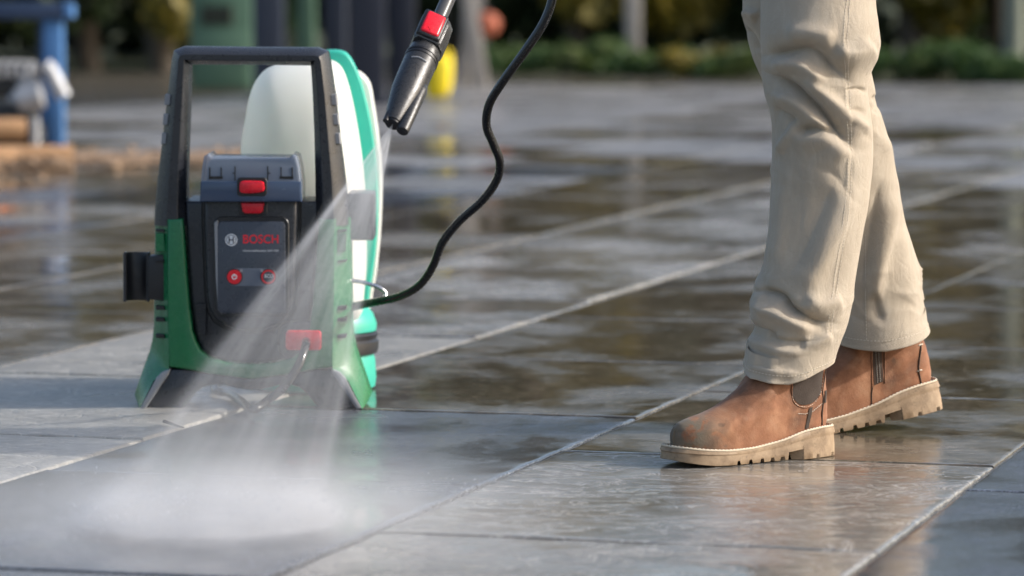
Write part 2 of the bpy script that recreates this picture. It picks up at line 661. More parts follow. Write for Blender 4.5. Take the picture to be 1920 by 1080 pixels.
def slab_mesh(name, lu, lv, nu, nv, riven, seed):
    """a paving slab with an uneven cleft top, wavy arrises and a chamfer; top near z=0"""
    rg = np.random.default_rng(seed)
    arris = np.array([0, .0016, .0036, .0075])
    us = np.concatenate([arris, np.linspace(.014, lu - .014, nu - 7), lu - arris[::-1]])
    vs = np.concatenate([arris, np.linspace(.014, lv - .014, nv - 7), lv - arris[::-1]])
    Ug, Vg = np.meshgrid(us, vs, indexing='ij')
    z = np.zeros_like(Ug)
    for k in range(9):
        a = rg.uniform(0, math.pi)
        fr = rg.uniform(4, 30)
        ph = rg.uniform(0, 6.28)
        s = np.sin((Ug * math.cos(a) + Vg * math.sin(a)) * fr + ph + 1.3 * np.sin(Vg * rg.uniform(5, 14) + ph))
        z += s / (1 + fr * .12)
    z = z / max(1e-6, np.abs(z).max())
    if riven > .0008:
        step = np.round(z * 2.4) / 2.4
        z = .45 * z + .55 * step
    z = z * riven
    edge = np.minimum(np.minimum(Ug, lu - Ug), np.minimum(Vg, lv - Vg))
    z -= .0028 * np.exp(-edge / .0018)
    z += .0007 * np.exp(-edge / .02) * np.sin(Ug * 47 + seed) * np.sin(Vg * 53)
    wob = lambda t, ph: .0007 * np.sin(t * 21 + ph) + .0006 * np.sin(t * 57 + ph * 2) + .0004 * np.sin(t * 150 + ph)
    X = Ug.copy()
    Y = Vg.copy()
    X[0, :] += np.abs(wob(vs, seed)) + 0
    X[-1, :] -= np.abs(wob(vs, seed + 1))
    Y[:, 0] += np.abs(wob(us, seed + 2))
    Y[:, -1] -= np.abs(wob(us, seed + 3))
    verts = []
    for i in range(nu + 1):
        for j in range(nv + 1):
            verts.append((UU * float(X[i, j]) + VV * float(Y[i, j])) + Vector((0, 0, float(z[i, j]))))
    faces = []
    w = nv + 1
    for i in range(nu):
        for j in range(nv):
            faces.append((i * w + j, i * w + j + 1, (i + 1) * w + j + 1, (i + 1) * w + j))
    loop = [(i, 0) for i in range(nu)] + [(nu, j) for j in range(nv)] + [(i, nv) for i in range(nu, 0, -1)] + [(0, j) for j in range(nv, 0, -1)]
    base = len(verts)
    for i, j in loop:
        q = verts[i * w + j]
        verts.append(Vector((q.x, q.y, -.03)))
    n = len(loop)
    for k in range(n):
        a = loop[k][0] * w + loop[k][1]
        b = loop[(k + 1) % n][0] * w + loop[(k + 1) % n][1]
        faces.append((a, b, base + (k + 1) % n, base + k))
    me = raw(name, verts, faces)
    bm = bmesh.new()
    bm.from_mesh(me)
    bmesh.ops.recalc_face_normals(bm, faces=bm.faces[:])
    bm.to_mesh(me)
    bm.free()
    sharp(me, 50)
    return me


GAP = .006
# row edges, right to left, and a joint position and colour for each row
edges = [2.38, 1.725, 1.07, .418, -.238, -.893, -1.543, -2.193, -2.863, -3.57, -4.23, -4.89, -5.55, -6.21, -6.87, -7.53, -8.2]
phase = {4: 5.35, 5: 4.74, 6: 5.205, 7: 5.60, 8: 5.05, 9: 5.4, 3: 5.0}
shared = {}
count = 0
rest = []
for r in range(len(edges) - 1):
    v1, v0 = edges[r] - GAP / 2, edges[r + 1] + GAP / 2
    lu = .885
    ph = phase.get(r, random.uniform(4.4, 5.3))
    k0 = -2
    for k in range(-2, 26):
        u0 = ph + k * (lu + GAP)
        c = uv(u0 + lu / 2, (v0 + v1) / 2)
        if c.y < 3.6 or c.y > 26.2:
            continue
        pxc = 960 + FPX * c.x / c.y
        near = c.y < 8.5
        if abs(pxc - 960) > 960 + 700 * 7 / c.y + (500 if near else 250):
            continue
        if r == 4:
            kind = 'blue' if k <= 1 else 'dark'
        elif r == 5:
            kind = 'beige' if k <= 1 else 'dark'
        elif r == 6:
            kind = 'blue' if k <= 0 else 'dark'
        elif r == 7:
            kind = 'beige_dry' if k <= 1 else 'beige'
        elif r == 8:
            kind = 'dark'
        else:
            kind = random.choice(['dark', 'dark', 'dark', 'dark', 'blue', 'beige'])
        if r == 5 and k >= 1:
            kind = 'dark'
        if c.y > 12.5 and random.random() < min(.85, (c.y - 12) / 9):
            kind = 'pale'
        z = random.uniform(-.0011, .0011)
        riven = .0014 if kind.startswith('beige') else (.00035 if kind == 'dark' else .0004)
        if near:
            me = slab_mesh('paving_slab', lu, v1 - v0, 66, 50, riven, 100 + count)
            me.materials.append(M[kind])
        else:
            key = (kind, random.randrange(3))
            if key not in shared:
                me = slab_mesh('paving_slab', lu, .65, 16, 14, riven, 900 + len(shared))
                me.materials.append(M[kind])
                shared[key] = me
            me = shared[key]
        o = bpy.data.objects.new('paving_slab', me)
        COL.objects.link(o)
        o.parent = patio
        o.location = uv(u0, v0, z)
        o.rotation_euler = (random.uniform(-.0012, .0012), random.uniform(-.0012, .0012), 0)
        count += 1
print('slabs', count)

# ------------------------------------------------------------------ pressure washer
WY = 6.41
washer = empty('pressure_washer', G(470, 768))
tag(washer, 'green and charcoal pressure washer with open handle and red buttons standing on the wet paving', 'pressure washer')
WQ = lambda a, b: P(a, b, WY)


def mir(pts, c=470.5):
    return [(2 * c - a, b) for a, b in pts]


# handle: one swept bar, chamfered, up one side, across and down the other
def sweep(name, path, prof, mat, parent):
    """path: list of (px,py,width_px,nx,ny): section centre, width and in-plane direction; prof: (across, depth m)"""
    rings = []
    for px, py, w, nx, ny in path:
        rings.append([WQ(px + a * w * nx, py + a * w * ny) + Vector((0, d, 0)) for a, d in prof])
    return loft(name, rings, mat, parent, auto=25)


prof = [(-.5, .075), (-.5, .030), (-.44, .022), (-.10, .001), (-.06, 0), (.22, 0), (.26, .001), (.46, .016), (.5, .022), (.5, .075), (.4, .085), (-.4, .085)]
hp = [(317, 424, 62, 1, 0), (317.5, 400, 61, 1, 0), (320, 340, 56, 1, 0), (326, 260, 48, 1, 0), (332, 180, 42, 1, 0), (337, 112, 36, 1, 0),
      (340, 106, 40, .85, .55), (348, 104.5, 36, .35, .95), (362, 104.5, 34, 0, 1), (470, 105.5, 33, 0, 1), (575, 106.5, 34, 0, 1), (587, 106.5, 36, -.35, .95),
      (596, 108, 40, -.85, .55), (599, 114, 36, -1, 0)]
hp += [(2 * 470.5 - 5 - a if False else 941 - a - 3, b, w, -1, 0) for a, b, w, _, _ in reversed(hp[:5])]
sweep('handle', hp, prof, M['plastic'], washer)

# notched grips on both uprights; pale grey paints sky reflection in the notches
for side in (0, 1):
    for yy in (189, 226, 262):
        xo = 310 - (yy - 189) * .083
        pts = [(xo - 2, yy - 12), (xo + 9, yy - 12), (xo + 9, yy + 9), (xo - 4, yy + 9)]
        if side:
            pts = [(938 - a, b) for a, b in pts]
        prism('grip_glint', pts, .016, .05, M['plastic_grey'], washer, .0012, 1, conv=WQ)

# green shell: front U, side flanks down to the feet
gin = [(343, 410), (346, 450), (350, 510), (355, 570), (361, 620), (367, 640), (376, 657), (394, 671), (428, 680), (470.5, 683)]
gout = [(313, 410), (313, 560), (314, 640), (316, 688), (345, 692), (400, 702), (470.5, 711)]
poly = gout + mir(gout[:-1])[::-1] + mir(gin)[:-1] + gin[::-1]
prism('green_shell', poly, -.002, .05, M['green'], washer, .005, 3, conv=WQ)
lip = [(a, b) for a, b in gin]
flank = [((286, 410), (314, 410), .048), ((285, 480), (314, 480), .048), ((284, 560), (314.5, 560), .048), ((283.5, 610), (315, 610), .048), ((281, 640), (316, 640), .048),
         ((276, 662), (317, 668), .046), ((268, 684), (317, 692), .044), ((258, 713), (288, 714), .044), ((247, 745), (269, 752), .044), ((252, 757), (262, 767), .044)]
for side in (0, 1):
    rings = []
    for (o1, i1, d) in flank:
        a, b = (o1, i1) if not side else ((941 - o1[0], o1[1]), (941 - i1[0], i1[1]))
        pa, pb = WQ(*a), WQ(*b)
        mid = pb * .55 + pa * .45
        rings.append([pa + Vector((0, d + .06, 0)), pa + Vector((0, d, 0)), pa * .93 + pb * .07 + Vector((0, d * .82, 0)), mid + Vector((0, d * .42, 0)),
                      pb + Vector((0, -.001, 0)), pb + Vector((0, .10, 0))])
    loft('side_shell', rings, M['green'], washer, auto=30)
    # flank recesses: their shade painted as black pieces, with a green lip
    for (yy, hh, dk) in ((433, 4, 1), (455, 34, 0), (490, 3, 1), (578, 7, 1), (600, 7, 1), (631, 7, 1)):
        pts = [(291, yy - hh / 2), (307, yy - hh / 2), (309, yy + hh / 2), (292, yy + hh / 2)]
        if side:
            pts = [(941 - a, b) for a, b in pts]
        prism('recess_shade' if dk else 'recess_lip', pts, .006, .05, M['plastic_dark'] if dk else M['green'], washer, .001, 1, conv=WQ)

# base with two feet and an arch
half = [(318, 693), (300, 704), (281, 735), (264, 767), (340, 767), (352, 757), (366, 738), (380, 727), (397, 722), (416, 722), (440, 728), (470.5, 733)]
poly = [(470.5, 711), (400, 703), (345, 693)] + half + mir(half[:-1])[::-1] + mir([(400, 703), (345, 693)])[::-1]
prism('base', poly, .004, .11, M['plastic'], washer, .004, 2, conv=WQ)
for side in (0, 1):
    pts = [(320, 690), (304, 697), (292, 709), (262, 766), (272, 768), (318, 700)]
    if side:
        pts = mir(pts)
    prism('foot_bevel_lit', pts, -.003, .05, M['plastic_grey'], washer, .004, 2, conv=WQ)  # foot bevel in paler grey: light on its slanted face painted in
    for k in range(3):
        x0 = 284 + k * 20
        pts = [(x0, 764), (x0 + 14, 764), (x0 + 13, 771), (x0 + 1, 771)]
        if side:
            pts = mir(pts)
        prism('rubber_foot', pts, .012, .17, M['plastic_dark'], washer, .001, 1, conv=WQ)

# central housing
hl = [(346, 378), (348, 450), (352, 512), (357, 572), (363, 622), (369, 641), (378, 657), (395, 670), (428, 679), (470.5, 682)]
prism('housing', hl + mir(hl[:-1])[::-1], .014, .19, M['plastic'], washer, .006, 3, conv=WQ)
tl = [(383, 343), (384, 420), (387, 500), (389, 550), (394, 578), (406, 598), (426, 611), (450, 618), (470.5, 620)]
prism('groove_shade', [(a - 7 if a < 470 else a, b + (7 if b > 560 else 0)) for a, b in tl] + mir([(a - 7, b + (7 if b > 560 else 0)) for a, b in tl[:-1]])[::-1], .010, .03, M['plastic_dark'], washer, .002, 1, conv=WQ)  # black strip standing for the shade in the cover's surrounding channel
prism('front_cover', tl + mir(tl[:-1])[::-1], -.012, .03, M['plastic'], washer, .007, 3, conv=WQ)
prism('panel_gap_shade', rrect(401, 405, 543, 592, 16), -.0145, .0, M['plastic_dark'], washer, .0012, 1, conv=WQ)  # black ring painting the shaded gap around the control panel
prism('panel_sunlit_edge', [(403, 416), (410, 412), (412, 470), (414, 560), (418, 588), (410, 580), (406, 520)], -.0165, .0, M['plastic_grey'], washer, .001, 1, conv=WQ)  # sunlit wall of the panel hollow, painted as a light grey strip
panel = prism('control_panel', rrect(409, 414, 536, 586, 10), -.0170, .0, M['plate'], washer, .0015, 2, conv=WQ)


def text_mesh(name, body, px, py, height_px, width_px, mat, parent, Y, bold=0.0, depth=.0004):
    cu = bpy.data.curves.new(name, 'FONT')
    cu.body = body
    cu.size = 1.0
    cu.offset = bold
    cu.extrude = .01
    cu.align_x = 'LEFT'
    tmp = bpy.data.objects.new('tmp', cu)
    COL.objects.link(tmp)
    dg = bpy.context.evaluated_depsgraph_get()
    me = bpy.data.meshes.new_from_object(tmp.evaluated_get(dg))
    bpy.data.objects.remove(tmp)
    co = np.array([v.co[:] for v in me.vertices])
    lo, hi = co.min(0), co.max(0)
    s = (P(px + 1, py, Y) - P(px, py, Y)).x
    for v in me.vertices:
        fx = (v.co.x - lo[0]) / (hi[0] - lo[0])
        fz = (v.co.y - lo[1]) / (hi[1] - lo[1])
        q = P(px, py, Y)
        v.co = Vector((q.x + fx * width_px * s, Y - (v.co.z > 0) * depth, q.z + fz * height_px * s))
    me.materials.clear()
    return link(name, me, mat, parent)


PF = WY - .0170
text_mesh('lettering', 'BOSCH', 456, 456.5, 16.5, 66, M['print_red'], panel, PF - .0001, .012)
text_mesh('small_lettering', 'UniversalAquatak 36V-100', 456, 473, 5, 66, M['print_white'], panel, PF - .0001, .0)
# round emblem: ring, disc and an armature
cx, cy = 435, 448.5
s1 = (P(1, 0, WY) - P(0, 0, WY)).x


def disc(name, px, py, r_px, Yf, d, mat, parent, seg=32, r_in=None):
    c = P(px, py, WY)
    c.y = Yf
    bm = bmesh.new()
    o = [Vector((c.x + r_px * s1 * math.cos(2 * math.pi * k / seg), Yf, c.z + r_px * s1 * math.sin(2 * math.pi * k / seg))) for k in range(seg)]
    if r_in:
        i = [Vector((c.x + r_in * s1 * math.cos(2 * math.pi * k / seg), Yf, c.z + r_in * s1 * math.sin(2 * math.pi * k / seg))) for k in range(seg)]
        rings = [[v - Vector((0, d, 0)) for v in i], [v - Vector((0, d, 0)) for v in o], o, i, [v - Vector((0, d, 0)) for v in i]]
        bm.free()
        return loft(name, rings, mat, parent, cap0=False, cap1=False, auto=35)
    bm.free()
    rings = [[v - Vector((0, d, 0)) for v in o], o]
    return loft(name, rings, mat, parent, auto=35)


disc('emblem', cx, cy, 11.5, PF - .0001, .0004, M['print_white'], panel, r_in=9.6)
disc('emblem', cx, cy, 8.2, PF - .0001, .0004, M['print_white'], panel)
for x0, y0, x1, y1 in ((cx - 5.0, cy - 6.0, cx - 2.8, cy + 6.0), (cx + 2.8, cy - 6.0, cx + 5.0, cy + 6.0), (cx - 2.8, cy - 1.1, cx + 2.8, cy + 1.1)):
    prism('emblem_mark', [(x0, y0), (x1, y0), (x1, y1), (x0, y1)], -.0180, -.0172, M['plate'], panel, conv=WQ)
prism('button_plate', rrect(425, 502, 521, 535, 16), -.0180, -.0165, M['print_grey'], panel, .0004, 1, conv=WQ)
for bx in (441, 504.5):
    disc('button_ring', bx, 517.5, 15.5, WY - .0179, .0006, M['plastic_dark'], panel)
disc('power_button', 441, 517.5, 13.5, WY - .0182, .0016, M['red'], panel)
disc('button_symbol', 441, 517.5, 5.0, WY - .0198, .0003, M['print_white'], panel, r_in=3.2)
prism('button_symbol', [(440.2, 511.5), (441.8, 511.5), (441.8, 517), (440.2, 517)], -.0201, -.0197, M['print_white'], panel, conv=WQ)
disc('eco_ring', 504.5, 517.5, 13.5, WY - .0182, .0012, M['red'], panel, r_in=10.2)
disc('eco_button', 504.5, 517.5, 10.0, WY - .0182, .0012, M['plate'], panel)
text_mesh('eco_lettering', 'ECO', 496.5, 520.8, 6.6, 16, M['print_white'], panel, WY - .0195, .01, .0003)
for bx, by in ((454, 506), (492, 506)):
    disc('status_light', bx, by, 3.0, WY - .0181, .0006, M['plastic_grey'], panel, 12)

# battery under a smoky clear lid
prism('battery', [(390, 304), (398, 298), (545, 298), (553, 304), (556, 372), (387, 372)], .0, .10, M['plastic'], washer, .005, 2, conv=WQ)
lid = prism('battery_lid', [(381, 312), (385, 291), (393, 287), (399, 293), (545, 294), (550, 288), (558, 292), (563, 312), (567, 345), (567, 376), (378, 376), (378, 345)],
            -.028, .09, M['smoky'], washer, .005, 3, conv=WQ)
for x0, x1, y0, y1 in ((394, 420, 329, 334), (395, 397, 312, 330), (416, 418, 312, 330), (442, 444, 310, 336), (438, 442, 322, 324), (503, 505, 310, 336), (505, 509, 322, 324), (526, 552, 329, 334), (528, 530, 312, 330), (549, 551, 312, 330)):
    prism('lid_mark', [(x0, y0), (x1, y0), (x1, y1), (x0, y1)], -.0292, -.0275, M['plastic_dark'], lid, conv=WQ)
prism('lid_base', [(379, 338), (566, 338), (568, 377), (377, 377)], -.031, -.01, M['navy_clear'], washer, .004, 2, conv=WQ)
prism('latch_recess', rrect(447, 331, 503, 366, 7), -.0325, -.02, M['plastic_dark'], washer, .001, 1, conv=WQ)
latch = prism('latch', smooth_poly([(455, 338), (475, 337), (494, 338), (498, 345), (496, 357), (475, 360), (455, 359), (452, 350)], 3), -.041, -.02, M['red'], washer, .0025, 2, conv=WQ)
prism('latch_recess', rrect(448, 373, 502, 403, 7), -.0135, .0, M['plastic_dark'], washer, .001, 1, conv=WQ)
prism('latch', [(453, 379), (497, 379), (494, 395), (489, 399), (461, 399), (456, 395)], -.021, .0, M['red'], washer, .0025, 2, conv=WQ)

# vent with slats
prism('vent', [(366, 570), (386, 570), (385, 630), (374, 630), (368, 600)], .006, .02, M['plastic_dark'], washer, conv=WQ)
for k in range(11):
    yy = 572 + k * 5.3
    prism('vent_slat', [(367 + k * .5, yy), (385, yy), (385, yy + 2.2), (367 + k * .5, yy + 2.2)], .0045, .01, M['plastic'], washer, .0004, 1, conv=WQ)

# water outlet with red collar
prism('outlet_housing', rrect(520, 602, 622, 676, 24), .002, .06, M['plastic'], washer, .005, 3, conv=WQ)
prism('outlet_collar', rrect(536, 619, 603, 656, 7), -.012, .03, M['red'], washer, .003, 2, conv=WQ)

# lance holder on the left
cl = []
for k in range(15):
    a = math.radians(200 - 220 * k / 14)
    cl.append((math.cos(a), math.sin(a)))
rings = []
for yy in (476, 479, 564, 567):
    c = WQ(253, yy) + Vector((0, .03, 0))
    ro, ri = (.0205, .0175) if yy in (476, 567) else (.0215, .0165)
    r1 = [c + Vector((ro * a * 1.03, ro * b, 0)) for a, b in cl]
    r2 = [c + Vector((ri * a * 1.03, ri * b, 0)) for a, b in cl]
    rings.append(r1 + r2[::-1])
loft('lance_clip', rings, M['plastic_dark'], washer, auto=40)
for x0 in (229, 273):
    prism('clip_edge', rrect(x0, 475, x0 + 5, 568, 2), -.002 + .022, .04, M['plastic'], washer, .001, 1, conv=WQ)
prism('clip_bracket', [(276, 482), (306, 478), (309, 566), (276, 562)], .012, .06, M['plastic_dark'], washer, .003, 2, conv=WQ)

# holder and wire bail on the right
prism('hose_holder', rrect(648, 366, 699, 455, 5), .055, .16, M['plate'], washer, .004, 2, conv=WQ)
wp = [P(640, 526, 6.46), P(668, 527, 6.47), P(694, 533, 6.47), P(714, 541, 6.47), P(723, 551, 6.47), P(716, 562, 6.46), P(704, 563, 6.45)]
tube('wire_bail', wp, .0034, M['steel'], washer, 10, 6)

# ------------------------------------------------------------------ water tank behind the washer
TY = 6.72
tank = empty('water_tank', P(585, 735, TY))
tag(tank, 'white water tank with teal rim and black base ring standing behind the pressure washer', 'water tank')
TQ = lambda a, b: P(a, b, TY)


def pillow(name, outline, y0, y1, mat, inset=.84, rnd=.05):
    pts = [TQ(a, b) for a, b in smooth_poly(outline, 5)]
    c = sum(pts, Vector()) / len(pts)
    rings = []
    dome = [(.55 * (1 - math.sqrt(max(0, 1 - q * q))), inset + (1 - inset) * q) for q in (0, .2, .4, .55, .7, .8, .88, .94, .98, 1.0)]
    for t, s in dome + [(.8, 1.0), (.94, .99), (1, .95)]:
        rings.append([Vector((c.x + (p.x - c.x) * s, TY + y0 + (y1 - y0) * t, c.z + (p.z - c.z) * s)) for p in pts])
    return loft(name, rings, mat, tank, auto=60)


front = [(455, 300), (457, 262), (463, 225), (472, 178), (486, 146), (510, 124), (560, 112), (612, 110), (640, 124), (656, 165), (668, 220), (679, 290), (686, 360), (688, 450), (684, 540), (660, 600), (500, 600), (462, 560), (455, 420)]
rim = [(480, 300), (486, 190), (520, 124), (590, 98), (634, 94), (656, 108), (675, 150), (689, 205), (699, 262), (706, 330), (707, 400), (703, 470), (692, 545), (670, 612), (520, 612), (485, 560)]
rear = [(500, 300), (520, 190), (560, 140), (640, 128), (684, 150), (697, 200), (706, 262), (712, 330), (711, 410), (706, 480), (696, 550), (672, 606), (540, 606), (510, 560)]
pillow('tank_body', front, -.16, .03, M['tank'], .25)
pillow('tank_rim', rim, .02, .055, M['teal'], .97)
pillow('tank_back', rear, .05, .17, M['tank'], .98)
fr = Matrix.Translation(P(590, 727, TY + .02))
bz = fr.translation.z
fr.translation.z = 0.0
lathe('tank_foot', [(0, .098), (.004, .104), (.02, .106), (.05, .104), (.062, .10), (.062, .05)], fr, M['teal'], tank, 48)
lathe('base_ring', [(.060, .095), (.062, .108), (.070, .110), (.082, .110), (.086, .106), (.094, .109), (.098, .105), (.098, .06)], fr, M['plastic_dark'], tank, 48)
lathe('tank_shoulder', [(.096, .100), (.100, .106), (.112, .107), (.128, .101), (.146, .086), (.158, .066), (.164, .04), (.165, .01)], fr, M['teal'], tank, 48)
lathe('tank_neck', [(.15, .06), (.20, .06), (.24, .09)], fr, M['tank'], tank, 32)

# ------------------------------------------------------------------ lance
TIP = P(737, 231, 5.50)
GC = G(400, 992)
AX = (TIP - GC).normalized()
side_dir = AX.cross(Vector((0, -1, 0))).normalized()      # across the lance, in the picture plane
if side_dir.x < 0:
    side_dir = -side_dir
toward = side_dir.cross(AX).normalized()
if toward.y > 0:
    toward = -toward
LF = Matrix((( side_dir.x, toward.x, AX.x, TIP.x), (side_dir.y, toward.y, AX.y, TIP.y), (side_dir.z, toward.z, AX.z, TIP.z), (0, 0, 0, 1)))
lance = empty('spray_lance', TIP)
tag(lance, 'black spray lance with rotary nozzle and square red button, hanging over the paving', 'spray lance')
K = .9
lathe('nozzle_cone', [(0, .0085), (0, .0125), (.004, .0135), (.03, .0185), (.055, .0222), (.064, .0232), (.10, .0238), (.121, .0240), (.124, .0238)], LF, M['lance'], lance, 40)
lathe('nozzle_mouth', [(-.002, .006), (-.003, .0105), (.003, .0115)], LF, M['plastic_dark'], lance, 32)
lathe('ring', [(.1225, .0236), (.1230, .0247), (.1265, .0249), (.1275, .0238)], LF, M['plastic_dark'], lance, 40)
lathe('ring', [(.1290, .0234), (.1295, .0244), (.1325, .0245), (.1335, .0232)], LF, M['plastic_dark'], lance, 40)
lathe('neck', [(.120, .022), (.128, .0235), (.145, .0225), (.15, .0215)], LF, M['lance'], lance, 40)
# secondary jet tube at the side
f2 = LF @ Matrix.Translation((.0165, .006, 0))
lathe('side_jet', [(-.012, .0045), (-.012, .0085), (-.009, .0092), (.03, .0096), (.068, .0100), (.078, .0080), (.082, .004)], f2, M['lance'], lance, 24)
lathe('side_jet_mouth', [(-.0128, .002), (-.0128, .0055), (-.008, .0060)], f2, M['plastic_dark'], lance, 20)
f3 = LF @ Matrix.Translation((-.0105, .004, 0))
lathe('nozzle_tab', [(-.006, .003), (-.005, .0045), (.012, .0045), (.02, .002)], f3, M['plastic_dark'], lance, 12)
# collar block and red button: the block is square with chamfers
bl = [(-.0235, -.02), (-.0235, .018), (-.019, .026), (.010, .026), (.0165, .0235), (.0245, .012), (.0255, -.012), (.017, -.024), (-.017, -.024)]
rings = []
for d, s in ((.147, .90), (.150, .97), (.156, 1.0), (.187, 1.0), (.194, .97), (.199, .86)):
    rings.append([LF @ Vector((a * s, b * s, d)) for a, b in bl])
loft('collar', rings, M['lance'], lance, auto=25)
def lbox(name, x0, x1, d0, d1, h0, h1, mat, bevel):
    bm = bmesh.new()
    bmesh.ops.create_cube(bm, size=1)
    for v in bm.verts:
        v.co = Vector((x0 + (v.co.x + .5) * (x1 - x0), h0 + (v.co.y + .5) * (h1 - h0), d0 + (v.co.z + .5) * (d1 - d0)))
    bmesh.ops.bevel(bm, geom=bm.edges[:], offset=bevel, segments=3, profile=.5, affect='EDGES', clamp_overlap=True)
    bmesh.ops.transform(bm, matrix=LF, verts=bm.verts[:])
    return from_bm(name, bm, mat, lance, auto=32)


lbox('button_surround', -.0225, .0135, .149, .198, .020, .0295, M['plastic_dark'], .004)
lbox('red_button', -.0185, .0095, .153, .194, .024, .0325, M['red'], .004)
lathe('collar_ring', [(.196, .019), (.198, .0215), (.203, .0215), (.206, .017)], LF, M['plastic_dark'], lance, 32)
lathe('lance_tube', [(.19, .0098), (.20, .0105), (.285, .0105), (.285, .0098), (.30, .0105), (.85, .0105), (.86, .008)], LF, M['lance_tube'], lance, 28)
lathe('tube_band', [(.276, .0104), (.277, .0116), (.286, .0116), (.287, .0104)], LF, M['plastic_dark'], lance, 28)
lathe('trigger_grip', [(.84, .012), (.86, .022), (1.0, .024), (1.04, .018), (1.10, .018), (1.12, .01)], LF, M['lance'], lance, 24)
# moulded highlight slot and arrow on the nozzle
def on_cone(a_deg, d, r):
    a = math.radians(a_deg)
    return LF @ Vector((r * math.sin(a), r * math.cos(a), d))


tube('grip_slot', [on_cone(a, .110 - .0006 * abs(a + 8) * .1, .0243) for a in range(-34, 24, 6)], .0012, M['plastic_grey'], lance, 8)
tube('moulded_arrow', [on_cone(-30, .078, .0236), on_cone(-8, .098, .0238), on_cone(8, .076, .0236)], .0006, M['plastic_dark'], lance, 6)
tube('button_arrow', [LF @ Vector((-.009, .0327, .163)), LF @ Vector((-.004, .0327, .157)), LF @ Vector((-.001, .0327, .165))], .0005, M['print_red'], lance, 6)

# ------------------------------------------------------------------ hose
hp = [P(574, 640, 6.385), P(572, 652, 6.35), P(560, 685, 6.325), P(532, 726, 6.315), P(500, 752, 6.32), G(474, 768, .011), G(452, 752, .011), G(428, 737, .011), G(402, 728, .012),
      Vector((-.50, 6.95, .02)), Vector((-.36, 6.95, .08)), P(600, 590, 6.70), P(640, 581, 6.58), P(670, 573, 6.50), P(705, 566, 6.44), P(748, 556, 6.40), P(786, 535, 6.36), P(811, 500, 6.32), P(829, 456, 6.28),
      P(860, 416, 6.24), P(904, 376, 6.20), P(931, 338, 6.16), P(937, 304, 6.13), P(925, 270, 6.11), P(912, 235, 6.09), P(918, 194, 6.07), P(945, 150, 6.05), P(985, 95, 6.03), P(1018, 45, 6.02), P(1035, 0, 6.02),
      P(1044, -60, 6.03), P(1040, -160, 6.06), P(1005, -300, 6.12)]
hose = tube('pressure_hose', hp, .0069, M['hose'], None, 16, 10)
tag(hose, 'thin black pressure hose rising in an S-curve from the washer towards the lance', 'hose')

# ------------------------------------------------------------------ person: trousers and boots
LEG = empty('person', G(1480, 862))
tag(LEG, 'person in beige cotton trousers and tan leather boots, stepping left on the wet paving', 'person')


def seg_dist(p, a, b):
    ab = b - a
    t = np.clip(((p - a) @ ab) / (ab @ ab), 0, 1)
    q = a + t[:, None] * ab
    d = p - q
    sign = np.sign(ab[0] * d[:, 1] - ab[1] * d[:, 0])
    return np.hypot(d[:, 0], d[:, 1]), t, sign


def fold_field(pix, folds):
    out = np.zeros(len(pix))
    for pts, amp, wid in folds:
        pts = np.array(smooth_poly(pts, 4, False)) if len(pts) > 2 else np.array(pts, float)
        n = len(pts) - 1
        best = np.full(len(pix), 1e9)
        tt = np.zeros(len(pix))
        sg = np.zeros(len(pix))
        for i in range(n):
            d, t, s = seg_dist(pix, pts[i], pts[i + 1])
            m = d < best
            best[m] = d[m]
            tt[m] = (i + t[m]) / n
            sg[m] = s[m]
        end = np.clip(np.minimum(tt, 1 - tt) / .22, 0, 1)
        end = .15 + .85 * end * end * (3 - 2 * end)
        w = np.where(sg > 0, wid, wid * .6)
        shape = np.exp(-(best / w) ** 2) if amp > 0 else np.exp(-(best / (w * .9)) ** 1.25)
        out += amp * (1.6 if abs(amp) > .0025 else .5) * end * shape
    return out


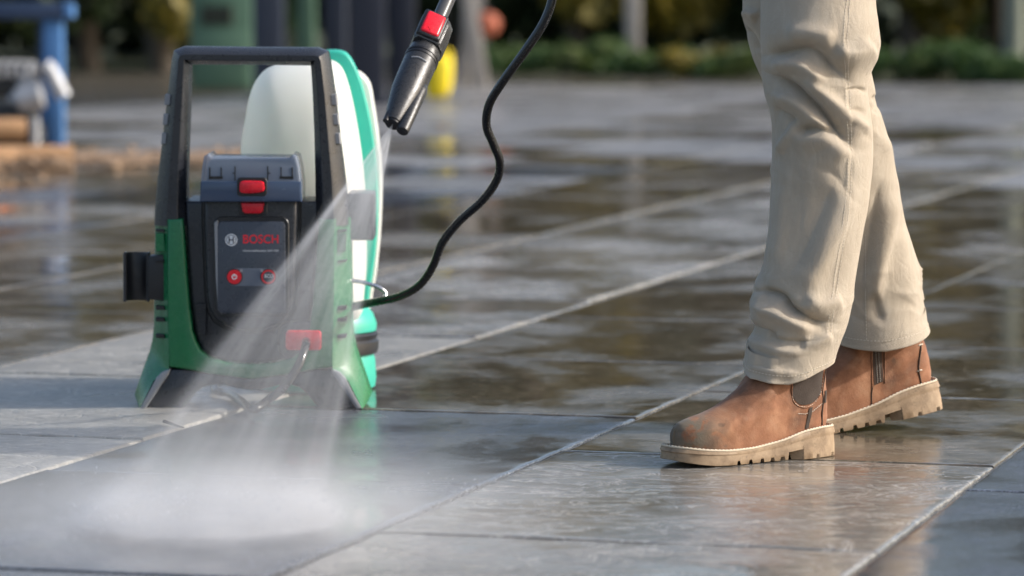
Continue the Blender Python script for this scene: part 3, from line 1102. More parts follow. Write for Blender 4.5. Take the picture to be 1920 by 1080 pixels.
def leg_mesh(rows, hem_fn, folds, ns=176, nr=300, seed=1, extra=.0016):
    """rows: (py, L, R, Y, depth ratio), from the top down to the hem"""
    rg = np.random.default_rng(seed)
    rows = np.array(rows, float)
    t = np.linspace(0, 1, nr)
    ky = np.linspace(0, 1, len(rows))

    def cm(col):
        v = [Vector((k, c, 0)) for k, c in zip(ky, rows[:, col])]
        q = catmull(v, 40)
        return np.interp(t, [a.x for a in q], [a.y for a in q])
    py, Lx, Rx, Yd, rat = [cm(i) for i in range(5)]
    co = np.zeros((nr, ns, 3))
    ang = np.linspace(0, 2 * math.pi, ns, endpoint=False)
    for i in range(nr):
        a, b = P(Lx[i], py[i], Yd[i]), P(Rx[i], py[i], Yd[i])
        cx_, z = (a.x + b.x) / 2, a.z
        hw = (b.x - a.x) / 2
        co[i, :, 0] = cx_ + hw * np.cos(ang)
        co[i, :, 1] = Yd[i] + hw * rat[i] * np.sin(ang)
        co[i, :, 2] = z
    # hem shape: lower rings slide in height
    wgt = np.clip((t - .72) / .28, 0, 1) ** 2
    for i in range(nr):
        co[i, :, 2] += wgt[i] * hem_fn(ang)
    flat = co.reshape(-1, 3)
    # outward direction from ring centre
    ctr = co.mean(1, keepdims=True)
    nrm = co - ctr
    nrm[:, :, 2] = 0
    nrm /= np.linalg.norm(nrm, axis=2, keepdims=True)
    pix = project(flat)
    fac = np.clip(-nrm.reshape(-1, 3)[:, 1] + .35, 0, 1)
    fac = np.minimum(1, fac * 1.6)
    disp = fold_field(pix, folds) * fac
    # loose cloth everywhere: slanting long waves, stronger on the far side
    wv = np.zeros(len(flat))
    A = np.tile(ang, nr)
    Z = flat[:, 2]
    for k in range(14):
        ka = rg.integers(1, 6)
        kz = rg.uniform(10, 60)
        wv += np.sin(ka * A + kz * Z + rg.uniform(0, 6.28) + 1.4 * np.sin(A * 2 + Z * rg.uniform(5, 20))) / (1 + kz * .03 + ka * .15)
    disp += wv / 6 * extra * (1 + 2.0 * (1 - fac))
    for k in range(16):
        z0 = rg.choice([rg.uniform(.36, .66), rg.uniform(.36, .62), rg.uniform(.14, .30)])
        a0 = rg.uniform(math.pi, 2 * math.pi)
        sl = rg.uniform(-.9, .9)
        da = ((A - a0 + math.pi) % (2 * math.pi) - math.pi) * .075
        dz_ = Z - z0
        ln = da * math.cos(sl) + dz_ * math.sin(sl)
        ac = -da * math.sin(sl) + dz_ * math.cos(sl) + .006 * np.sin(ln * 60 + k)
        L_ = rg.uniform(.025, .06)
        am = rg.choice([-1, 1]) * rg.uniform(.0012, .0026)
        disp += am * np.exp(-(ln / L_) ** 2) * np.exp(-(np.abs(ac) / rg.uniform(.0035, .007)) ** 1.4)
    flat = flat + nrm.reshape(-1, 3) * disp[:, None]
    rings = flat.reshape(nr, ns, 3)
    # turn the hem inside
    last = rings[-1]
    c = last.mean(0)
    inner = []
    for s, dz in ((.985, -.0012), (.965, -.0005), (.95, .004), (.90, .035)):
        q = c + (last - c) * np.array([s, s, 1.0])
        q[:, 2] = last[:, 2] + dz
        inner.append(q)
    return np.concatenate([rings, np.array(inner)], 0)


def rings_to_mesh(list_of_rings, name):
    V, F, off = [], [], 0
    for R in list_of_rings:
        v, f = loft_data([[tuple(x) for x in r] for r in R], True, True, False)
        V += v
        F += [tuple(i + off for i in q) for q in f]
        off += len(v)
    me = raw(name, V, F)
    bm = bmesh.new()
    bm.from_mesh(me)
    bmesh.ops.recalc_face_normals(bm, faces=bm.faces[:])
    bm.to_mesh(me)
    bm.free()
    return me


near_rows = [(-420, 1408, 1690, 5.86, 1.0), (-280, 1408, 1688, 5.85, 1.0), (-150, 1416, 1668, 5.83, 1.0), (-60, 1422, 1650, 5.82, 1.0), (0, 1425, 1641, 5.81, 1.0), (55, 1425, 1648, 5.80, .98), (95, 1426, 1648, 5.80, .96), (140, 1428, 1632, 5.80, .96), (175, 1434, 1628, 5.80, .97),
             (230, 1446, 1634, 5.80, .98), (300, 1447, 1635, 5.80, 1.0), (370, 1445, 1629, 5.80, 1.0), (440, 1439, 1617, 5.79, 1.0), (510, 1427, 1604, 5.785, 1.0),
             (550, 1410, 1598, 5.78, 1.0), (585, 1408, 1592, 5.775, 1.0), (615, 1414, 1584, 5.77, 1.0), (645, 1400, 1571, 5.765, 1.0), (672, 1397, 1560, 5.76, 1.0), (692, 1394, 1552, 5.755, 1.0)]
near_folds = [
    ([(1425, 105), (1470, 97), (1519, 90), (1556, 115), (1598, 158)], -.011, 17),
    ([(1470, 62), (1520, 62), (1570, 72)], .006, 26),
    ([(1560, 95), (1600, 100), (1640, 80)], .008, 26),
    ([(1440, 118), (1500, 122), (1550, 160)], .009, 18),
    ([(1426, 132), (1483, 157), (1525, 190), (1556, 224), (1602, 280)], -.012, 12),
    ([(1500, 150), (1545, 180), (1600, 225), (1630, 250)], .007, 18),
    ([(1445, 175), (1488, 190), (1530, 225), (1570, 262)], .008, 15),
    ([(1452, 200), (1478, 215), (1493, 228)], -.005, 9),
    ([(1490, 245), (1530, 241), (1572, 250)], -.009, 11),
    ([(1478, 262), (1540, 262), (1600, 300)], .006, 22),
    ([(1455, 290), (1480, 255), (1492, 230)], .005, 10),
    ([(1585, 170), (1610, 166), (1625, 172)], -.004, 6),
    ([(1580, 212), (1605, 206), (1625, 212)], -.003, 7),
    ([(1600, 330), (1575, 420), (1530, 500), (1490, 545)], .006, 34),
    ([(1560, 345), (1525, 430), (1480, 520)], -.005, 30),
    ([(1470, 330), (1465, 420), (1455, 500)], .004, 18),
    ([(1495, 300), (1500, 400), (1490, 480)], -.0022, 14),
    ([(1412, 548), (1442, 546), (1470, 556), (1485, 576), (1525, 600), (1560, 604)], -.012, 12),
    ([(1420, 575), (1455, 584), (1490, 604), (1530, 622)], .009, 15),
    ([(1500, 560), (1545, 570), (1580, 560)], .006, 20),
    ([(1404, 606), (1430, 612), (1452, 622), (1462, 636), (1510, 640), (1545, 634)], -.0062, 9),
    ([(1402, 634), (1430, 640), (1465, 656), (1515, 660)], .0045, 12),
    ([(1400, 655), (1425, 657), (1460, 668), (1500, 670), (1530, 662)], -.0020, 7),
    ([(1500, 640), (1530, 640), (1560, 625)], .006, 13),
    ([(1405, 680), (1450, 694), (1500, 702)], .003, 9),
    ([(1420, 500), (1432, 560), (1428, 580)], .004, 12),
    ([(1604, 0), (1588, 60), (1590, 130), (1594, 220), (1596, 300), (1592, 380), (1580, 460), (1564, 560), (1560, 640), (1552, 700)], -.0016, 3.2),
    ([(1597, 0), (1581, 60), (1583, 130), (1587, 220), (1589, 300), (1585, 380), (1573, 460), (1557, 560)], .0014, 4),
    ([(1396, 676), (1450, 690), (1500, 704), (1535, 690)], -.0010, 2.2),
]


def near_hem(a):
    # a = 0 right (heel), pi left (instep), 3pi/2 towards the camera
    return -.016 * np.clip(-np.sin(a), 0, 1) * (1 - .2 * np.cos(a)) + .012 * np.cos(a) * (np.cos(a) > 0) + .007 * (np.cos(a) < 0) * -np.cos(a)


R1 = leg_mesh(near_rows, near_hem, near_folds, seed=3)
far_rows = [(-420, 1400, 1640, 6.02, 1.0), (-260, 1392, 1630, 6.0, 1.0), (-120, 1390, 1610, 5.99, 1.0), (-40, 1392, 1602, 5.98, 1.0), (20, 1393, 1604, 5.98, 1.0), (60, 1397, 1614, 5.99, 1.0), (105, 1410, 1626, 6.0, 1.0), (150, 1430, 1637, 6.02, 1.0),
            (200, 1450, 1649, 6.04, 1.0), (260, 1472, 1665, 6.06, 1.0), (340, 1500, 1679, 6.08, 1.0), (420, 1522, 1692, 6.10, 1.0), (500, 1538, 1711, 6.11, 1.0), (560, 1550, 1725, 6.12, 1.0), (600, 1556, 1735, 6.12, 1.0), (634, 1560, 1744, 6.12, 1.0)]
far_folds = [
    ([(1395, 50), (1412, 70), (1425, 100)], -.006, 8),
    ([(1396, 20), (1410, 25), (1425, 30)], .006, 14),
    ([(1640, 175), (1648, 195), (1640, 215)], -.005, 8),
    ([(1680, 350), (1665, 430), (1645, 520), (1640, 570)], .007, 22),
    ([(1655, 330), (1635, 430), (1615, 540)], -.006, 22),
    ([(1640, 550), (1646, 580), (1655, 600)], -.004, 9),
    ([(1690, 420), (1705, 500), (1715, 580)], .003, 18),
    ([(1618, 460), (1619, 540), (1620, 645)], -.0016, 3.2),
    ([(1624, 460), (1626, 540), (1627, 645)], .0014, 4),
    ([(1560, 640), (1640, 648), (1735, 616)], -.001, 2.2),
    ([(1650, 250), (1680, 300), (1690, 380)], .003, 14),
]


def far_hem(a):
    return -.013 * np.clip(-np.sin(a), 0, 1) + .012 * np.cos(a) * (np.cos(a) > 0)


R2 = leg_mesh(far_rows, far_hem, far_folds, seed=8)
# pelvis above the frame, so that the legs are joined
pc = (Vector(R1[0].mean(0)) + Vector(R2[0].mean(0))) / 2
rings = []
for dz, w, d in ((-.02, .165, .15), (.06, .175, .15), (.14, .175, .14), (.20, .165, .125)):
    rings.append([pc + Vector((w * math.cos(2 * math.pi * k / 40) * .85, .02 + d * 1.25 * math.sin(2 * math.pi * k / 40), dz)) for k in range(40)])
loft('trouser_waist', rings, M['cloth'], LEG)


# stitched hem line
def stitches(name, pts, r, dash, gap, mat, parent):
    """a row of separate short stitches along a polyline"""
    pts = [Vector(p) for p in pts]
    V, F = [], []
    acc = 0
    cur = [pts[0]]
    out = []
    on = True
    for a, b in zip(pts, pts[1:]):
        L = (b - a).length
        pos = 0
        while L - pos > 1e-9:
            need = (dash if on else gap) - acc
            step = min(need, L - pos)
            pos += step
            acc += step
            q = a + (b - a) * (pos / L)
            if on:
                cur.append(q)
            if acc >= (dash if on else gap) - 1e-9:
                if on:
                    out.append((cur[0], cur[-1]))
                on = not on
                acc = 0
                cur = [q]
    for a, b in out:
        if (b - a).length < dash * .3:
            continue
        rg = tube_rings([a, a * .7 + b * .3, a * .3 + b * .7, b], lambda t: r * (.55 if t in (0, 1) else 1), 6)
        v, f = loft_data(rg)
        F += [tuple(i + len(V) for i in q) for q in f]
        V += v
    return link(name, raw(name, V, F), mat, parent, True)


# ---------------- boots
FRONT = [(.286, .028), (.291, .040), (.2905, .051), (.287, .060), (.280, .067), (.268, .0725), (.251, .077), (.231, .082), (.208, .090), (.186, .100), (.165, .112), (.147, .124), (.134, .141), (.126, .16), (.120, .19), (.117, .215)]
BACK = [(.010, .028), (.006, .045), (.006, .065), (.009, .09), (.015, .12), (.018, .15), (.016, .19), (.012, .215)]
fz = [b for a, b in FRONT]
fx = [a for a, b in FRONT]
bz_ = [b for a, b in BACK]
bx_ = [a for a, b in BACK]
SOLE_X = [0, .01, .03, .06, .10, .14, .18, .21, .235, .26, .28, .292, .30]
SOLE_W = [.0, .022, .035, .0385, .0365, .0405, .049, .0525, .0515, .046, .035, .022, .0]


def boot_half_width(x, z):
    Xf, Xb = np.interp(z, fz, fx), np.interp(z, bz_, bx_)
    s = np.clip((x - Xb) / (Xf - Xb), 0, 1)
    n = 2.5
    e = (1 - np.abs(2 * s - 1) ** n) ** (1 / n)
    wf = np.interp(x, [0, .03, .08, .12, .17, .21, .24, .30], [.033, .0365, .0345, .0355, .043, .047, .0465, .040])
    t = np.clip((z - .03) / .11, 0, 1)
    ws = .0455
    w = wf * (1 - t) + ws * t
    w *= 1 - .10 * np.exp(-((z - .105) / .03) ** 2) * (x < .13)
    # the toe box closes over the top
    top = np.interp(x, fx[::-1][0:], fz[::-1]) if x > .117 else .3
    if x > .117:
        w *= np.clip((top - z + .004) / .02, 0.0, 1.0) ** .35
    return w * e


def warp_z(x, z):
    """the sole is a wedge: thick at the heel, thin under the ball, rising a little at the toe"""
    sh_ = smooth_interp(x, [0, .04, .075, .12, .17, .22, .26, .30], [.0125, .0125, .009, -.003, -.0095, -.0105, -.008, -.003])
    return z + sh_ * min(1.0, max(0.0, (.125 - z) / .09))


def smooth_interp(x, xs, ys):
    return sum(float(np.interp(x + d, xs, ys)) for d in (-.012, -.006, 0, .006, .012)) / 5


def boot_wrinkle(x, z, side):
    """creases across the instep and over the ankle, in metres outward"""
    k = 0
    for cx_, cz, sl, wd, am in ((.225, .068, .9, .006, -.0022), (.205, .078, .8, .007, .0022), (.188, .088, .7, .006, -.0024), (.172, .098, .6, .008, .0024), (.158, .112, .5, .007, -.0024), (.14, .12, .4, .009, .0018),
                                (.10, .10, -.5, .009, -.0016), (.06, .10, .2, .012, .0012)):
        d = (x - cx_) * math.cos(sl) + (z - cz) * math.sin(sl)
        l = -(x - cx_) * math.sin(sl) + (z - cz) * math.cos(sl)
        k += am * math.exp(-(d / wd) ** 2) * math.exp(-(l / .045) ** 2)
    k += .0006 * math.sin(x * 140 + z * 90 + side) * math.sin(x * 60 - z * 170 + 2 * side)
    return k


def build_boot(side_sign, mat_world, outer):
    """side_sign: +1 the side seen by the camera is local +y"""
    boot = empty('tmp')
    X = mat_world
    zs = [.028, .032, .037, .042, .047, .051, .0545, .0575, .060, .0622, .0642, .066, .0675, .069, .0702, .0715, .073, .075, .0775, .080, .083, .0865, .090, .094, .098, .103, .108, .114, .12, .127, .134, .142, .15, .16, .17, .185, .2, .213]
    N = 60
    rings = []
    for z in zs:
        Xf, Xb = float(np.interp(z, fz, fx)), float(np.interp(z, bz_, bx_))
        ring = []
        for k in range(2 * N):
            a = 2 * math.pi * k / (2 * N)
            s = (1 + math.cos(a)) / 2
            x = Xb + (Xf - Xb) * s
            w = float(boot_half_width(x, z))
            sg = 1 if math.sin(a) >= 0 else -1
            wr = boot_wrinkle(x, z, sg)
            y = sg * w
            nv = Vector((math.cos(a), math.sin(a), 0))
            q = Vector((x + wr * nv.x, y + wr * nv.y + .004 * math.sin(math.pi * min(1, x / .3)), warp_z(x, z)))
            ring.append(q)
        rings.append(ring)
    v, f = loft_data(rings, True, True, True)
    me = raw('boot', v, f)
    bm = bmesh.new()
    bm.from_mesh(me)
    bmesh.ops.recalc_face_normals(bm, faces=bm.faces[:])
    bm.to_mesh(me)
    bm.free()
    bpy.data.objects.remove(boot)
    boot = link('boot', me, M['leather'], None, True)
    boot.matrix_basis = X
    sub = boot.modifiers.new('smooth', 'SUBSURF')
    sub.levels = 1
    sub.render_levels = 1

    def loc(name, me_, mat_, smooth=False, auto=None):
        o = bpy.data.objects.new(name, me_)
        COL.objects.link(o)
        me_.materials.append(mat_)
        o.parent = boot
        if auto:
            sharp(me_, auto)
        elif smooth:
            me_.polygons.foreach_set('use_smooth', [True] * len(me_.polygons))
        return o
    # sole: outline with lugs, a heel block and an arch
    n = 560
    out = []
    for k in range(n):
        a = 2 * math.pi * k / n
        x = .15 + .15 * math.cos(a)
        w = smooth_interp(x, SOLE_X[1:-1], [.030, .036, .0405, .0415, .0405, .0455, .052, .0545, .0535, .0495, .0425])
        tt = abs(math.cos(a))
        e = .060 * (1 - tt ** 2.6) ** (1 / 2.6)
        w = (w ** -6 + max(e, 1e-4) ** -6) ** (-1 / 6)
        out.append((x, (w if math.sin(a) >= 0 else -w) + .004 * math.sin(math.pi * min(1, x / .3))))

    def bottom(x, lug):
        toe = .010 * max(0, (x - .235) / .065) ** 1.6
        if x < .078:
            b = 0.0
            for c in (.014, .048):
                if abs(x - c) < .0036:
                    b = .0055
        elif x < .108:
            b = .021 - .008 * (x - .078) / .03
        else:
            b = 0.0015 + toe * .9
            if lug:
                for c in (.118, .137, .158, .181, .205):
                    if abs(x - c) < .0036:
                        b = .0070 + toe
        return b
    r_top = [Vector((a, b, .0315)) for a, b in out]
    rr = []
    for s, zf in ((.97, 1.0), (1.0, .97), (1.015, .80), (1.0, .74), (1.0, .70), (1.01, .4)):
        rr.append([Vector((.15 + (a - .15) * s, b * s, warp_z(a, .033) * zf)) for a, b in out])
    rr.append([Vector((.15 + (a - .15) * 1.01, b * 1.01, bottom(a, True) + .001)) for a, b in out])
    rr.append([Vector((.15 + (a - .15) * .995, b * .995, bottom(a, True))) for a, b in out])
    rr.append([Vector((.15 + (a - .15) * .80, b * .72, bottom(a, True))) for a, b in out])
    rr.append([Vector((.15 + (a - .15) * .78, b * .70, max(bottom(a, False), .006))) for a, b in out])
    v, f = loft_data(rr, True, True, True)
    me2 = raw('sole', v, f)
    bm = bmesh.new()
    bm.from_mesh(me2)
    bmesh.ops.recalc_face_normals(bm, faces=bm.faces[:])
    bm.to_mesh(me2)
    bm.free()
    loc('sole', me2, M['sole'], auto=38)
    # welt and its stitches
    wp_ = [Vector((.15 + (a - .15) * .985, b * .985, warp_z(a, .0335) + .0003)) for a, b in out[::5]]
    wp_.append(wp_[0])
    v, f = loft_data(tube_rings(wp_, .0017, 6))
    loc('welt', raw('welt', v, f), M['welt'], True)
    st = stitches('welt_stitching', [p + Vector((0, 0, .0016)) for p in wp_], .0007, .0042, .0022, M['thread'], None)
    st.parent = boot

    def patch(name, fn, nu, nv_, mat_, eps):
        V, F = [], []
        for i in range(nu + 1):
            for j in range(nv_ + 1):
                x, z = fn(i / nu, j / nv_)
                z = min(z, .212)
                w = float(boot_half_width(x, z)) + boot_wrinkle(x, z, 1) + eps
                V.append((x, w + .004 * math.sin(math.pi * min(1, x / .3)), warp_z(x, z)))
        for i in range(nu):
            for j in range(nv_):
                a = i * (nv_ + 1) + j
                F.append((a, a + nv_ + 1, a + nv_ + 2, a + 1))
        return loc(name, raw(name, V, F), mat_, True)

    def line(name, pts, r, mat_, dash=None):
        q = []
        for x, z in pts:
            w = float(boot_half_width(x, min(z, .212))) + boot_wrinkle(x, z, 1) + r * .5
            q.append(Vector((x, w + .004 * math.sin(math.pi * min(1, x / .3)), warp_z(x, z))))
        if dash:
            o = stitches(name, q, r, dash, dash * .6, mat_, None)
            o.parent = boot
            return o
        v, f = loft_data(tube_rings(catmull(q, 4), r, 6))
        return loc(name, raw(name, v, f), mat_, True)
    if outer:
        def gus(u, v_):
            # a U: full width above, rounded at its foot
            z0 = .078 + .020 * abs(2 * u - 1) ** 2.6
            x = .038 + (.098 - .038) * u
            z = z0 + (.21 - z0) * v_
            return x - .10 * (z - .08) * .12, z
        patch('gusset', gus, 24, 24, M['gusset'], .0010)
        um = [(.101, .20), (.1005, .16), (.1005, .125), (.0985, .098), (.094, .086), (.083, .077), (.068, .0735), (.053, .077), (.042, .088), (.036, .10), (.034, .13), (.033, .16), (.031, .20)]
        line('stitching', um, .0007, M['thread'], .0028)
        um2 = [(a + (.0035 if a > .068 else -.003), b - .0035) for a, b in um]
        line('seam', um, .0009, M['leather'])
        line('stitching', [(.085, .066), (.07, .062), (.055, .064), (.040, .071), (.026, .077)], .0006, M['thread'], .0026)
        patch('heel_strap', lambda u, v_: (.062 - .006 * v_ + .007 * u, .036 + .036 * v_), 4, 14, M['gusset'], .0011)
        line('seam', [(.030, .036), (.032, .06), (.030, .08), (.034, .098), (.030, .125), (.030, .16)], .0013, M['zip_tape'])
        patch('pull_tab', lambda u, v_: (.020 + .006 * u, .075 + .022 * v_), 3, 8, M['gusset'], .0018)
    else:
        patch('zip_tape', lambda u, v_: (.100 + .016 * u - .012 * v_, .062 + .14 * v_), 6, 24, M['zip_tape'], .0008)
        for s_ in (0.35, .65):
            line('zip_teeth', [(.100 + .016 * s_ - .012 * v_, .064 + .135 * v_) for v_ in np.linspace(0, 1, 14)], .0013, M['zip'], .0019)
        line('seam', [(.098, .058), (.092, .1), (.087, .15), (.085, .2)], .0012, M['leather'])
        line('seam', [(.120, .060), (.114, .1), (.108, .15), (.104, .2)], .0012, M['leather'])
        line('seam', [(.124, .036), (.122, .050), (.119, .062)], .0010, M['zip_tape'])
        line('seam', [(.034, .034), (.036, .06), (.032, .08), (.026, .10), (.012, .135)], .0014, M['zip_tape'])
        line('stitching', [(.039, .058), (.034, .0585), (.030, .058)], .0010, M['thread'])
        line('stitching', [(.030, .102), (.025, .103), (.021, .102)], .0010, M['thread'])
    boot.parent = LEG
    boot.matrix_parent_inverse = LEG.matrix_basis.inverted()
    return boot


def boot_matrix(yaw_deg, pitch_deg, pivot_local, pivot_world, scale=1.0, roll=0):
    d = Vector((-math.cos(math.radians(yaw_deg)), -math.sin(math.radians(yaw_deg)), 0))
    lft = Vector((-d.y, d.x, 0))
    R = Matrix(((d.x, lft.x, 0), (d.y, lft.y, 0), (0, 0, 1))).to_4x4()
    Rp = Matrix.Rotation(math.radians(pitch_deg), 4, 'Y')
    return Matrix.Translation(pivot_world) @ R @ Rp @ Matrix.Scale(scale, 4) @ Matrix.Translation(-Vector(pivot_local))


BM1 = boot_matrix(33, 0, (.165, .05, 0), G(1425, 870), .965)
BM2 = boot_matrix(17, 9.0, (.17, .05, 0.0), G(1592, 812) + Vector((0, 0, .002)), 1.02)
BOOT1 = build_boot(1, BM1, True)
BOOT2 = build_boot(1, BM2, False)
BOOT1['label'] = 'scuffed tan boot with brown elastic gusset, flat on the paving'
BOOT2['label'] = 'tan boot with side zip, its heel lifting off the paving'



def clear_boot(Rg, BM, margin=.007):
    """push the lower trouser rings outside the boot they hang over"""
    n, k = Rg.shape[:2]
    inv = np.array(BM.inverted())
    W = np.array(BM)
    flat = Rg.reshape(-1, 3)
    loc_ = flat @ inv[:3, :3].T + inv[:3, 3]
    push = np.zeros(len(flat))
    ctr = np.zeros((len(flat), 2))
    sel = np.where(loc_[:, 2] < .222)[0]
    for i in sel:
        x, y, z = loc_[i]
        zc = min(max(z - .004, .03), .213)
        Xf, Xb = float(np.interp(zc, fz, fx)) + margin, float(np.interp(zc, bz_, bx_)) - margin
        xc = .068
        dx, dy = x - xc, y - .003
        r0 = math.hypot(dx, dy) + 1e-9
        r = r0
        for _ in range(40):
            qx, qy = xc + dx / r0 * r, abs(dy / r0 * r)
            if qx >= Xf or qx <= Xb:
                break
            xx = min(max(qx, Xb + margin + .001), Xf - margin - .001)
            if qy >= float(boot_half_width(xx, zc)) + margin:
                break
            r += .0025
        push[i] = r - r0
        ctr[i] = (dx / r0, dy / r0)
    P2 = push.reshape(n, k)
    raw_p = P2.copy()
    for i in range(n - 2, -1, -1):
        P2[i] = np.maximum(P2[i], P2[i + 1] * .978)
    for _ in range(14):
        P2 = (P2 + np.roll(P2, 1, 1) + np.roll(P2, -1, 1)) / 3
        up = np.vstack([P2[:1], P2[:-1]])
        dn = np.vstack([P2[1:], P2[-1:]])
        P2 = np.maximum((P2 + up + dn) / 3, raw_p)
    p = P2.reshape(-1)
    d = np.zeros((len(flat), 3))
    ang_ = loc_[:, :2] - np.array([.068, .003])
    ang_ /= np.linalg.norm(ang_, axis=1, keepdims=True) + 1e-9
    d[:, :2] = ang_ * p[:, None]
    d = d @ W[:3, :3].T
    return (flat + d).reshape(Rg.shape)


R1, R2 = clear_boot(R1, BM1), clear_boot(R2, BM2)
tro = link('trousers', rings_to_mesh([R1, R2], 'trousers'), M['cloth'], LEG, True)
for R in (R1, R2):
    zz = int(len(R) * .955)
    stitches('hem_stitching', [Vector(p) + (Vector(p) - Vector(R[zz].mean(0))).normalized() * .0004 for p in R[zz]] + [Vector(R[zz][0])], .00045, .0035, .002, M['thread'], tro)



def surface_line(Rg, pts):
    flat = Rg.reshape(-1, 3)
    ctr = Rg.mean(1, keepdims=True)
    keep = (Rg[:, :, 1] < ctr[:, :, 1]).reshape(-1)
    f2_ = flat[keep]
    px2 = project(f2_)
    out = []
    for a, b in smooth_poly(pts, 14, False):
        i = np.argmin((px2[:, 0] - a) ** 2 + (px2[:, 1] - b) ** 2)
        q = Vector(f2_[i])
        if not out or (q - out[-1]).length > .004:
            out.append(q + Vector((.0002, -.0004, 0)))
    # even out the vertex snapping
    for _ in range(3):
        out = [out[0]] + [(out[i - 1] + out[i] * 2 + out[i + 1]) / 4 for i in range(1, len(out) - 1)] + [out[-1]]
    return out


stitches('seam_stitching', surface_line(R1, [(1604, -60), (1590, 40), (1591, 130), (1595, 220), (1597, 300), (1593, 380), (1581, 460), (1566, 560), (1556, 640)]), .0005, .0034, .0018, M['thread'], tro)
stitches('seam_stitching', surface_line(R1, [(1597, -60), (1583, 40), (1584, 130), (1588, 220), (1590, 300), (1586, 380), (1574, 460), (1559, 560), (1549, 640)]), .0005, .0034, .0018, M['thread'], tro)
stitches('seam_stitching', surface_line(R2, [(1622, 440), (1623, 540), (1624, 640)]), .0005, .0034, .0018, M['thread'], tro)

# ------------------------------------------------------------------ things in the background
def leaf_cloud(name, clumps, n, size, mat, parent=None, seed=0, flat=.9):
    """leaf-sized quads scattered through a set of ellipsoidal clumps (cx,cy,cz,rx,ry,rz)"""
    rg = np.random.default_rng(seed)
    cl_ = np.array(clumps, float)
    vol = cl_[:, 3] * cl_[:, 4] * cl_[:, 5]
    idx = rg.choice(len(cl_), n, p=vol / vol.sum())
    d = rg.normal(size=(n, 3))
    d /= np.linalg.norm(d, axis=1, keepdims=True)
    r = rg.uniform(.15, 1, n) ** .45
    c = cl_[idx, :3] + d * r[:, None] * cl_[idx, 3:]
    a = rg.normal(size=(n, 3))
    a /= np.linalg.norm(a, axis=1, keepdims=True)
    b = np.cross(a, rg.normal(size=(n, 3)))
    b /= np.linalg.norm(b, axis=1, keepdims=True)
    s = size * rg.uniform(.6, 1.4, n)[:, None]
    V = np.stack([c - a * s, c + b * s * .5, c + a * s, c - b * s * .5], 1).reshape(-1, 3)
    V[:, 2] = np.maximum(V[:, 2], -.02)
    F = np.arange(4 * n).reshape(n, 4)
    me = bpy.data.meshes.new(name)
    me.vertices.add(4 * n)
    me.vertices.foreach_set('co', V.ravel())
    me.loops.add(4 * n)
    me.loops.foreach_set('vertex_index', F.ravel())
    me.polygons.add(n)
    me.polygons.foreach_set('loop_start', np.arange(0, 4 * n, 4))
    me.update()
    me.validate()
    return link(name, me, mat, parent)


def tree(x, y, h, w, mat, label, seed, trunk_mat='bark', n=5200, low=.05, group=None):
    rg = random.Random(seed)
    t = empty('tree', (x, y, -.05))
    tag(t, label, 'tree', group)
    path = [Vector((x + rg.uniform(-.1, .1) * k, y + rg.uniform(-.1, .1) * k, -.1 + h * .75 * k / 5)) for k in range(6)]
    tube('trunk', path, lambda q: .10 * (1 - .75 * q) + .01, M[trunk_mat], t, 10, 4)
    for k in range(4):
        a = rg.uniform(0, 6.28)
        p0 = path[2 + k % 3]
        tube('branch', [p0, p0 + Vector((math.cos(a) * w * .3, math.sin(a) * w * .3, h * .12)), p0 + Vector((math.cos(a) * w * .6, math.sin(a) * w * .6, h * .22))], lambda q: .035 * (1 - .8 * q), M[trunk_mat], t, 8, 3)
    cl_ = []
    for k in range(26):
        a = rg.uniform(0, 6.28)
        rr_ = w * math.sqrt(rg.random()) * .8
        zz = h * (low + (1 - low) * rg.random())
        s = w * rg.uniform(.2, .42) * (1.1 - .5 * zz / h)
        cl_.append((x + math.cos(a) * rr_ * (1.15 - .6 * zz / h), y + math.sin(a) * rr_ * (1.15 - .6 * zz / h), zz, s, s, s * .8))
    leaf_cloud('crown', cl_, n, .085, mat, t, seed)
    return t


def bush(x, y, h, w, mat, label, seed, n=900, name='shrub', group=None):
    rg = random.Random(seed)
    t = empty(name, (x, y, -.05))
    tag(t, label, 'shrub', group)
    cl_ = []
    for k in range(9):
        s = w * rg.uniform(.25, .5)
        cl_.append((x + rg.uniform(-1, 1) * w * .7, y + rg.uniform(-1, 1) * w * .5, h * rg.uniform(.15, .8), s, s, h * .35))
    leaf_cloud('foliage', cl_, n, .035, mat, t, seed)
    tube('stem', [(x, y, -.05), (x + .03, y, h * .4), (x - .02, y, h * .7)], .012, M['bark'], t, 6)
    return t


def X_at(px, Y):
    return (px - 960) / FPX * Y


tree_specs = [  # px, Y, height, half width, foliage, label
    (-60, 31, 4.6, 1.3, 'leaf_dark', 'dark tree beyond the blue frame at the left edge'),
    (170, 32, 4.9, 1.2, 'leaf_dark', 'dark evergreen tree between blue frame and green cabinet'),
    (310, 30, 3.9, .8, 'leaf_yellow', 'yellowing tree just left of the green cabinet'),
    (470, 34, 5.0, 1.2, 'leaf_dark', 'dark tree directly behind the green cabinet'),
    (640, 33, 4.6, 1.1, 'leaf_green', 'green tree seen between the navy posts'),
    (860, 34, 4.4, 1.2, 'leaf_dark', 'dark tree behind the grey poles and orange buoy'),
    (1075, 32, 4.2, 1.0, 'leaf_yellow', 'yellow autumn tree right of the hanging hose'),
    (1250, 34, 4.6, 1.2, 'leaf_dark', 'dark tree right of the brown fence post'),
    (1420, 33, 4.5, 1.1, 'leaf_dark', 'dark tree behind the trousered knee'),
    (1720, 32, 4.2, 1.1, 'leaf_yellow', 'olive autumn tree right of the trousers'),
    (1860, 33, 4.6, 1.2, 'leaf_dark', 'dark tree beside the pale trunk at the right edge'),
    (2060, 32, 4.7, 1.3, 'leaf_dark', 'dark tree beyond the right edge of the paving'),
]
